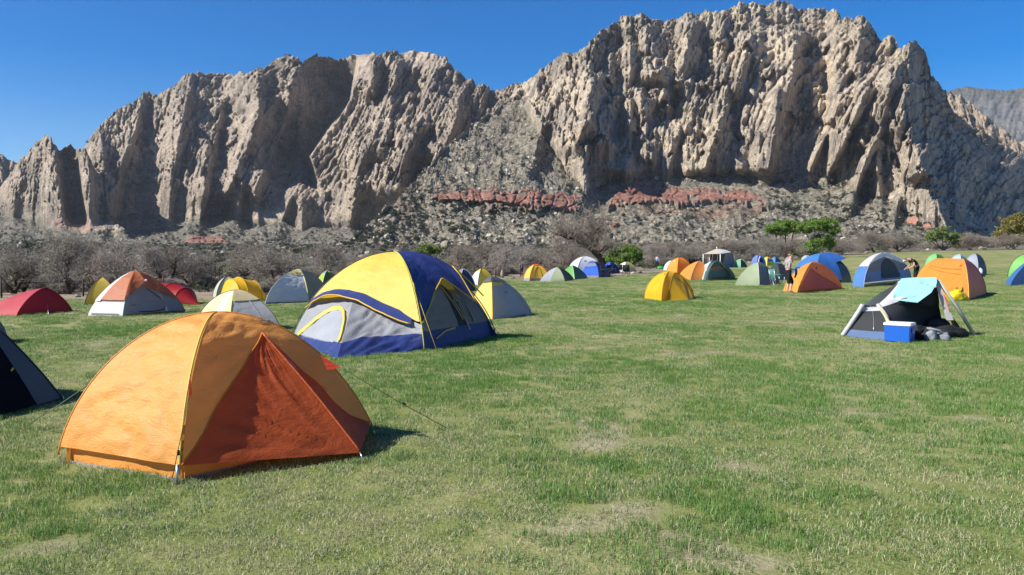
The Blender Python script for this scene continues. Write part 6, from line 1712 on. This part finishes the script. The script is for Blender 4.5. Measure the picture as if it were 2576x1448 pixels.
# ------------------------------------------------------------------ people
SKIN = plain((.52, .30, .22, 1), .6, .3, var=.06)
def skin_mesh(name, verts, edges, radii, mat, parent, root=0, sub=2):
    me = bpy.data.meshes.new(name); me.from_pydata([tuple(v) for v in verts], edges, [])
    me.materials.append(mat)
    o = obj(name, me, parent)
    m = o.modifiers.new('skin', 'SKIN'); m.use_smooth_shade = True
    for i, r in enumerate(radii):
        sv = me.skin_vertices[0].data[i]
        sv.radius = r if isinstance(r, tuple) else (r, r)
        sv.use_root = (i == root)
    s = o.modifiers.new('sub', 'SUBSURF'); s.levels = sub; s.render_levels = sub
    return o
def person(label, loc, rz, J, shirt, trousers, hair, hair_r=.105, sleeve=.5, leg_to=.55, scale=1.0, waist=None, shoes=None, cap=None):
    """J: joints of the posed body, facing +X, foot at z = 0"""
    t = thing('person', loc, label, 'person', None, rz)
    t.scale = (scale,) * 3
    V = {k: Vector(v) for k, v in J.items()}
    names, verts, rad, idx = [], [], [], {}
    def add(k, r): idx[k] = len(verts); verts.append(V[k]); rad.append(r)
    add('pelvis', (.135, .115)); add('belly', (.125, .10)); add('chest', (.145, .11)); add('neck', .055); add('jaw', (.07, .075)); add('crown', (.088, .095))
    ed = [('pelvis', 'belly'), ('belly', 'chest'), ('chest', 'neck'), ('neck', 'jaw'), ('jaw', 'crown')]
    for s in 'lr':
        add('sh' + s, .062); add('el' + s, .042); add('wr' + s, .028); add('ha' + s, (.038, .022))
        ed += [('chest', 'sh' + s), ('sh' + s, 'el' + s), ('el' + s, 'wr' + s), ('wr' + s, 'ha' + s)]
        add('hi' + s, .095); add('kn' + s, .062); add('ca' + s, .056); add('an' + s, .036); add('to' + s, (.042, .028))
        ed += [('pelvis', 'hi' + s), ('hi' + s, 'kn' + s), ('kn' + s, 'ca' + s), ('ca' + s, 'an' + s), ('an' + s, 'to' + s)]
    skin_mesh('body', verts, [(idx[a], idx[b]) for a, b in ed], rad, SKIN, t)
    # fingers and thumb, bent round what the hand does
    for s in 'lr':
        w, h = V['wr' + s], V['ha' + s]
        d = (h - w).normalized(); side = Vector((0, 1, 0)) if abs(d.y) < .9 else Vector((1, 0, 0)); side = (side - d * side.dot(d)).normalized(); dn = d.cross(side) * (1 if d.cross(side).z < 0 else -1)
        m = MB()
        for k, (of, ln) in enumerate(((-.026, .06), (-.009, .072), (.009, .068), (.026, .052))):
            b = h + side * of + d * .015; q = b + d * ln * .55 + dn * .008; e = q + d * ln * .3 + dn * ln * .4
            m.tube([b, q, e], [.0095, .0085, .007], 6)
        b = h - d * .02 + side * .032; m.tube([b, b + side * .025 + d * .02, b + side * .03 + d * .05], [.011, .010, .008], 6)
        m.build('hand', SKIN, t, True)
    # clothes as slightly larger skins
    lp = lambda a, b, f: V[a].lerp(V[b], f)
    v = [V['pelvis'].lerp(V['belly'], -.12), V['belly'], V['chest'], V['chest'].lerp(V['neck'], .72)]; r = [(.15, .128), (.142, .116), (.162, .125), (.085, .08)]; e = [(0, 1), (1, 2), (2, 3)]
    for s in 'lr':
        a = len(v); v += [V['sh' + s], lp('sh' + s, 'el' + s, sleeve)]; r += [.078, .062]; e += [(2, a), (a, a + 1)]
    skin_mesh('shirt', v, e, r, shirt, t)
    v = [lp('pelvis', 'belly', .85), V['pelvis']]; r = [(.146, .122), (.156, .134)]; e = [(0, 1)]
    for s in 'lr':
        a = len(v); v += [V['hi' + s], V['kn' + s], lp('kn' + s, 'an' + s, leg_to)]; r += [.108, .078, .066]; e += [(1, a), (a, a + 1), (a + 1, a + 2)]
    skin_mesh('trousers', v, e, r, trousers, t, 1)
    if waist is not None:
        skin_mesh('waistband', [lp('pelvis', 'belly', .15), lp('pelvis', 'belly', .75)], [(0, 1)], [(.166, .142), (.160, .134)], waist, t)
    if shoes is not None:
        for s in 'lr': skin_mesh('shoe', [V['an' + s] + Vector((-.03, 0, -.035)), V['to' + s] + Vector((.03, 0, -.01))], [(0, 1)], [(.05, .04), (.05, .034)], shoes, t, 0, 1)
    up = (V['crown'] - V['jaw']).normalized(); f = V['face'].normalized()
    c = V['crown']
    skin_mesh('hair', [c - f * .035 + up * .028, c - f * .06 - up * .06], [(0, 1)], [(hair_r, hair_r * .98), (hair_r * .85, hair_r * .8)], hair, t)
    if cap is not None:
        skin_mesh('cap', [c + up * .04 - f * .01, c + up * .025 + f * .12], [(0, 1)], [(.10, .085), (.07, .015)], cap, t)
    m = MB(); mid = V['jaw'].lerp(c, .5); sd = f.cross(up).normalized()
    m.tube([mid + f * .078 + up * .02, mid + f * .105 - up * .012], [.012, .017], 6); m.build('nose', SKIN, t, True)
    for k in (-1, 1):
        m = MB(); m.tube([mid + sd * .032 * k + f * .082 + up * .035, mid + sd * .032 * k + f * .092 + up * .035], [.012, .010], 6); m.build('eye', plain((.03, .025, .02, 1), .3), t, True)
        m = MB(); m.tube([mid + sd * .088 * k + up * .015, mid + sd * .097 * k - f * .012 + up * .045], [.016, .02], 6); m.build('ear', SKIN, t, True)
    m = MB(); m.tube([mid + f * .085 - up * .045 - sd * .025, mid + f * .092 - up * .046, mid + f * .085 - up * .045 + sd * .025], .006, 5); m.build('mouth', plain((.35, .12, .11, 1)), t)
    return t
# standing person in profile, hands at waist height, weight on one leg
J = dict(pelvis=(0, 0, .93), belly=(-.02, 0, 1.08), chest=(0, 0, 1.28), neck=(.05, 0, 1.45), jaw=(.10, 0, 1.53), crown=(.10, 0, 1.62), face=(.85, 0, -.5),
         shl=(-.01, .18, 1.36), ell=(-.05, .24, 1.08), wrl=(.16, .16, 1.02), hal=(.24, .10, 1.02), shr=(-.01, -.18, 1.36), elr=(-.06, -.24, 1.08), wrr=(.16, -.16, 1.00), har=(.25, -.11, 1.00),
         hil=(.0, .09, .87), knl=(.20, .10, .50), cal=(.17, .10, .32), anl=(.12, .10, .08), tol=(.26, .11, .03), hir=(0, -.09, .87), knr=(-.02, -.10, .48), car=(-.05, -.10, .30), anr=(-.08, -.10, .08), tor=(.06, -.11, .03))
p = gp(1983, 737)
person('person in grey shirt and black capris beside the orange dome', p, 0.0, J, plain((.25, .27, .33, 1), .85, .2, var=.1), plain((.012, .012, .014, 1), .8, .2), plain((.42, .27, .13, 1), .7, .3, bumpy=.4), hair_r=.125, sleeve=.45, leg_to=.35, waist=plain((.45, .03, .03, 1), .8))
# rolled jacket held in the hands
m = MB(); q = p + Vector((.27, -.11, 1.0)); m.tube([q + Vector((.0, -.02, .06)), q + Vector((.03, 0, -.02)), q + Vector((.02, .0, -.18)), q + Vector((-.03, .02, -.36))], [.03, .05, .055, .03], 7); o = m.build('jacket', plain((.03, .035, .045, 1), .9), None, True); tag(o, 'dark jacket held by the standing person', 'jacket')
m = MB(); m.tube([q + Vector((.0, -.02, .09)), q + Vector((.10, -.06, .11)), q + Vector((.16, -.02, .06))], [.02, .03, .02], 6); o = m.build('strap', plain((.16, .18, .04, 1), .8), None, True); tag(o, 'olive strap in the hand of the standing person', 'strap')
# stooping person behind the tents
J = dict(pelvis=(-.12, 0, .92), belly=(-.08, 0, 1.08), chest=(.10, 0, 1.28), neck=(.29, 0, 1.31), jaw=(.41, 0, 1.24), crown=(.49, 0, 1.26), face=(.55, 0, -.83),
         shl=(.18, .18, 1.27), ell=(.14, .27, 1.00), wrl=(.34, .20, .88), hal=(.42, .15, .85), shr=(.18, -.18, 1.27), elr=(.10, -.27, 1.00), wrr=(.33, -.20, .86), har=(.41, -.15, .82),
         hil=(-.10, .10, .87), knl=(.0, .12, .47), cal=(-.04, .12, .30), anl=(-.06, .12, .08), tol=(.08, .13, .04), hir=(-.12, -.10, .87), knr=(-.08, -.12, .47), car=(-.12, -.12, .30), anr=(-.15, -.12, .08), tor=(-.01, -.13, .04))
p = at(2300, 715, 44.0); p.z = gz(p.x, p.y)
person('stooping person in dark brown shirt between tents', p, math.pi, J, plain((.040, .026, .018, 1), .85, .2, var=.1), plain((.012, .012, .016, 1), .8, .2), plain((.10, .08, .06, 1), .8), hair_r=.096, sleeve=.55, leg_to=.95, shoes=plain((.03, .03, .03, 1)), scale=1.08, cap=plain((.62, .60, .52, 1), .8))
# far standing people
JS = dict(pelvis=(0, 0, .93), belly=(0, 0, 1.08), chest=(0, 0, 1.30), neck=(.01, 0, 1.47), jaw=(.03, 0, 1.55), crown=(.03, 0, 1.64), face=(1, 0, -.1),
          shl=(0, .19, 1.38), ell=(.05, .27, 1.12), wrl=(.18, .16, 1.32), hal=(.16, .08, 1.42), shr=(0, -.19, 1.38), elr=(-.03, -.25, 1.10), wrr=(.05, -.23, .88), har=(.07, -.22, .80),
          hil=(0, .09, .87), knl=(.02, .10, .48), cal=(0, .10, .3), anl=(-.02, .10, .08), tol=(.1, .12, .03), hir=(0, -.09, .87), knr=(.02, -.10, .48), car=(0, -.10, .3), anr=(-.02, -.1, .08), tor=(.1, -.12, .03))
p = at(1653, 676, 100); p.z = gz(p.x, p.y)
person('far person in bright blue shirt and black trousers facing the trees', p, 0.9, JS, plain((.04, .20, .62, 1), .8), plain((.012, .012, .014, 1), .8), plain((.08, .05, .03, 1), .8), leg_to=1.0, shoes=plain((.02, .02, .02, 1)))
p = at(1313, 700, 66); p.z = gz(p.x, p.y)
person('far person in dark blue beside the fence posts', p, 2.2, JS, plain((.03, .09, .26, 1), .8), plain((.02, .02, .025, 1), .8), plain((.03, .02, .015, 1), .8), leg_to=1.0, scale=.72, shoes=plain((.02, .02, .02, 1)))

# ------------------------------------------------------------------ small things
def rounded_box(name, c, s, mat, parent, rz=0, bev=.03, taper=1.0):
    bm = bmesh.new(); bmesh.ops.create_cube(bm, size=1.0)
    for v in bm.verts:
        k = taper if v.co.z < 0 else 1.0
        v.co = Vector((v.co.x * s[0] * k, v.co.y * s[1] * k, v.co.z * s[2]))
    bmesh.ops.bevel(bm, geom=bm.edges[:], offset=bev, segments=3, affect='EDGES')
    me = bpy.data.meshes.new(name); bm.to_mesh(me); bm.free(); me.materials.append(mat)
    o = obj(name, me, parent); o.location = c; o.rotation_euler = (0, 0, rz)
    return o
def cooler():
    p = gp(2281, 864); rz = math.radians(-42); 
    t = thing('cooler', p + Vector((0, .28, 0)), 'blue cool box with white lid in front of the mesh tent', 'cooler', None, rz)
    bl = plain((.012, .10, .46, 1), .35, .5, var=.05); wh = plain((.80, .80, .80, 1), .4, .5, var=.04)
    rounded_box('body', (0, 0, .155), (.46, .34, .30), bl, t, 0, .012, .96)
    rounded_box('lid', (0, 0, .335), (.48, .36, .06), wh, t, 0, .012)
    for s in (-1, 1):
        h = rounded_box('handle', (s * .237, 0, .25), (.03, .20, .045), bl, t, 0, .01); rounded_box('handle_arm', (0, 0, -.05), (.02, .17, .05), bl, h, 0, .006)
    rounded_box('label', (-.06, -.155, .19), (.10, .012, .022), plain((.75, .55, .5, 1)), t, 0, .002)
    rounded_box('hinge', (0, .172, .30), (.3, .02, .03), wh, t, 0, .005)
cooler()
def lump(name, base, size, mat, seed, parent=None, sub=3, rough=.25, rz=0.0):
    bm = bmesh.new(); bmesh.ops.create_icosphere(bm, subdivisions=sub, radius=1.0)
    P = np.array([v.co for v in bm.verts])
    n = fbm(N1, P[:, 0] * 1.6 + seed, P[:, 1] * 1.6 + P[:, 2], 3) + .6 * fbm(N2, P[:, 2] * 2.2 + seed, P[:, 0] * 2.2, 2)
    for v, k in zip(bm.verts, n):
        v.co = v.co * (1 + rough * k); v.co.z = max(v.co.z, -.55) + .55
        v.co = Vector((v.co.x * size[0], v.co.y * size[1], v.co.z * size[2]))
    me = bpy.data.meshes.new(name); bm.to_mesh(me); bm.free(); me.materials.append(mat); me.polygons.foreach_set('use_smooth', [True] * len(me.polygons))
    o = obj(name, me, parent); o.location = base; o.rotation_euler = (0, 0, rz)
    return o
BLK = plain((.015, .016, .018, 1), .7, .3, bumpy=.3); GRY = plain((.23, .24, .26, 1), .8, .2, bumpy=.3)
def backpack():
    p = gp(2340, 856)
    t = thing('backpack', p, 'black and grey backpack lying beside the cool box', 'backpack', None, .5)
    lump('body', (0, .1, 0), (.30, .20, .16), BLK, 2.2, t, 3, .22)
    lump('front_pocket', (-.12, -.08, .0), (.15, .11, .14), GRY, 5.1, t, 3, .2, .4)
    lump('lid', (-.22, .12, .12), (.16, .13, .10), BLK, 7.7, t, 3, .25)
    m = MB()
    for k in (0, 1): m.tube([(-.2 + .06 * k, -.06, .24), (-.02, -.2, .20), (.14, -.22, .06), (.24, -.16, .02)], [.02] * 4, 5)
    m.v = [(x, y, z - (.0)) for x, y, z in m.v]; m.build('strap', GRY, t, True)
backpack()
o = lump('sleeping_bag', gp(2395, 852) + Vector((0, .15, 0)), (.36, .20, .15), BLK, 3.3, None, 3, .3, .1); tag(o, 'crumpled black sleeping bag under the tall end of the mesh tent', 'sleeping bag')
o = lump('jacket', gp(2372, 846) + Vector((0, .25, .12)), (.26, .16, .14), plain((.035, .036, .04, 1), .8, .2, bumpy=.4), 8.3, None, 3, .35, .6); tag(o, 'dark jacket heaped on the gear in the mesh tent', 'jacket')
o = lump('pillow', gp(2335, 838) + Vector((0, .5, .22)), (.24, .10, .07), GRY, 9.9, None, 3, .2, -.3); tag(o, 'grey pillow propped on the gear in the mesh tent', 'pillow')
o = lump('blanket', gp(2358, 858) + Vector((.1, .06, 0)), (.16, .09, .10), plain((.20, .21, .24, 1), .9), 4.4, None, 3, .3, -.7); tag(o, 'grey blanket corner trailing on the grass by the backpack', 'blanket')
# yellow duffel by the orange tent
p = gp(2408, 758)
t = thing('duffel_bag', p, 'yellow duffel bag leaning on the tall orange tent', 'bag', None, .2)
YB = plain((.66, .50, .01, 1), .5, .4, bumpy=.3)
lump('body', (0, 0, 0), (.40, .22, .24), YB, 1.2, t, 3, .2); lump('flap', (.05, .02, .22), (.22, .14, .14), YB, 6.1, t, 3, .35, .7)
m = MB(); m.tube([(-.1, -.1, .3), (-.12, -.05, .46), (-.02, 0, .5), (.04, .02, .36)], .018, 6); m.tube([(.1, -.1, .36), (.18, -.04, .5), (.25, 0, .36)], .018, 6); m.build('handle', plain((.10, .09, .02, 1)), t, True)
# white bag under the slate awning
p = gp(2466, 697)
t = thing('gear_bag', p, 'white and navy gear bag below the slate grey awning', 'bag', None, 0)
lump('base', (0, 0, 0), (.33, .25, .14), plain((.02, .03, .06, 1)), 2.9, t, 3, .3); lump('top', (.05, .05, .18), (.15, .13, .33), plain((.60, .64, .72, 1)), 5.9, t, 3, .2)
# green pack leaning on the orange tent behind the standing person
p = gp(2026, 732)
t = thing('leaning_pack', p, 'green and grey pack leaning on the orange dome', 'pack', None, 0)
m = MB(); m.tube([(-.06, -.02, .0), (-.02, .02, .28), (.06, .12, .62), (.18, .28, .98), (.22, .32, 1.08)], [.14, .19, .17, .10, .02], 8); m.build('cover', plain((.14, .26, .16, 1), .6, .4, bumpy=.2), t, True)
m = MB(); m.tube([(-.10, -.06, .0), (-.07, -.04, .2), (-.04, -.0, .42)], [.16, .205, .205], 8); m.build('lower_pocket', plain((.24, .26, .30, 1), .7), t, True)
m = MB(); m.tube([(-.26, -.02, .40), (-.05, -.22, .40), (.16, .0, .42)], .015, 5); m.build('strap', BLK, t)
# folding camp chairs
def chair(label, px, py, Y, rz, cloth, frame, s=1.0, group=None):
    p = at(px, py, Y); p.z = gz(p.x, p.y)
    t = thing('camp_chair', p, label, 'chair', group, rz); t.scale = (s,) * 3
    m = MB()
    w = .26
    m.add([(-w, -.24, .40), (w, -.24, .40), (w, .2, .36), (0, .0, .33), (-w, .2, .36)], [(0, 1, 3), (1, 2, 3), (2, 4, 3), (4, 0, 3)]); m.build('seat', cloth, t)
    m = MB(); m.add([(-w, .2, .36), (w, .2, .36), (w * 1.05, .34, .90), (-w * 1.05, .34, .90), (0, .36, .62)], [(0, 1, 4), (1, 2, 4), (2, 3, 4), (3, 0, 4)]); m.build('backrest', cloth, t)
    for k in (-1, 1):
        m = MB(); m.tube([(k * w, -.26, 0), (-k * w * .9, -.26, .42)], .013, 6); m.build('leg', frame, t, True)
        m = MB(); m.tube([(k * w, .28, 0), (-k * w * .9, .2, .40)], .013, 6); m.build('leg', frame, t, True)
        m = MB(); m.tube([(k * w, .22, 0), (k * w * 1.05, .34, .92)], .013, 6); m.build('leg', frame, t, True)
        m = MB(); m.tube([(k * w * 1.1, -.26, .60), (k * w * 1.1, .28, .62)], [.03, .03], 6); m.build('armrest', cloth, t, True)
        m = MB(); m.tube([(k * w, -.26, .0), (k * w * 1.1, -.26, .60)], .012, 6); m.build('leg', frame, t, True)
CH_B = plain((.02, .024, .03, 1), .8); CH_G = plain((.06, .20, .18, 1), .7)
chair('green folding chair turned sideways before the teal open tent', 1955, 720, 42.5, 1.75, CH_G, POLE)
chair('larger black folding chair on the dirt before the tan dome', 1575, 693, 66, 3.0, CH_B, POLE_D, 1.0, 'dark chairs on the dirt')
chair('smaller black folding chair nearest the dark blue tent', 1560, 688, 73, 2.8, CH_B, POLE_D, .9, 'dark chairs on the dirt')
chair('black camp chair in the shade of the bright blue tent', 1524, 695, 61, 1.2, CH_B, POLE_D, 1.0, 'dark chairs on the dirt')
chair('black camp chair behind the shaded one by the blue tent', 1538, 691, 66, .4, CH_B, POLE_D, 1.0, 'dark chairs on the dirt')
# green bag by the far person
o = lump('stuff_sack', at(1663, 678, 99) * 1, (.5, .3, .22), plain((.05, .30, .05, 1)), 1.1); o.location.z = gz(o.location.x, o.location.y); tag(o, 'bright green sack on the dirt beside the far person in blue', 'sack')
# fence posts along the meadow edge
for px, Y, h, lab in ((1247, 62, 36, 'dark fence post left of the white barked tree'), (1309, 64, 42, 'dark fence post beside the far dark blue person'), (1363, 68, 38, 'dark fence post behind the yellow dome'),
                      (208, 31, 42, 'dark fence post by the forked bare tree'), (760, 38, 50, 'thin fence post behind the two humped tent'), (2, 30, 50, 'dark fence post at the picture border'), (1620, 96, 30, 'thin fence post near the far person in blue'), (410, 33, 45, 'thin fence post behind the rust tent')):
    p = at(px, 690, Y); p.z = gz(p.x, p.y); hh = h / FPX * Y
    m = MB(); m.tube([(0, 0, -.2), (.01, 0, hh * .5), (.0, .01, hh)], [.035, .033, .03], 6); o = m.build('fence_post', plain((.05, .035, .025, 1), .9), None, True); o.location = p; tag(o, lab, 'post', 'fence posts along the meadow edge')
# rocks at the meadow edge
EDGE = [(128, 762, 8, 'pale rock at the foot of the forked tree'), (196, 768, 7, 'flat stone beside the yellow pyramid tent'), (560, 757, 8, 'pale boulder left of the sage tent'), (470, 752, 6, 'small grey rock past the red tunnel tent'),
        (1592, 680, 5, 'pinkish stone behind the tan dome'), (1612, 677, 6, 'cream stone on the dirt near the far person'), (1886, 662, 5, 'pale stone beside the far blue dome'), (2335, 646, 6, 'white rock at the far meadow edge'), (2470, 642, 8, 'white boulder pile at the far meadow edge'), (2180, 650, 5, 'small stone at the far meadow edge above the white and blue tent'), (1290, 702, 6, 'tan stone beside the silver grey tent')]
for i, (px, py, r, lab) in enumerate(EDGE):
    Y = float(edge_of((px - CX) / FPX)) * 1.04; p = at(px, py, Y); p.z = gz(p.x, p.y); s = r / FPX * Y
    o = obj('edge_rock', rock_mesh('edge_rock', 400 + i, STONE, 2)); o.location = p + Vector((0, 0, s * .3)); o.scale = (s * 1.4, s, s * .8); o.rotation_euler = (.1, .2, i); tag(o, lab, 'rock')
# ------------------------------------------------------------------ the air: faint haze over the whole valley
def haze():
    m = bpy.data.materials.new('haze'); m.use_nodes = True
    nt = m.node_tree
    for n in list(nt.nodes): nt.nodes.remove(n)
    out = nt.nodes.new('ShaderNodeOutputMaterial'); v = nt.nodes.new('ShaderNodeVolumePrincipled')
    v.inputs['Color'].default_value = (0.80, 0.89, 1.0, 1); v.inputs['Density'].default_value = 0.000042; v.inputs['Anisotropy'].default_value = 0.2
    nt.links.new(v.outputs[0], out.inputs['Volume'])
    b = MB(); b.box((0, 1700, 340), (9000, 5400, 710))
    o = b.build('haze', m)
    tag(o, 'faint blue haze in the valley air', kind='stuff')
haze()
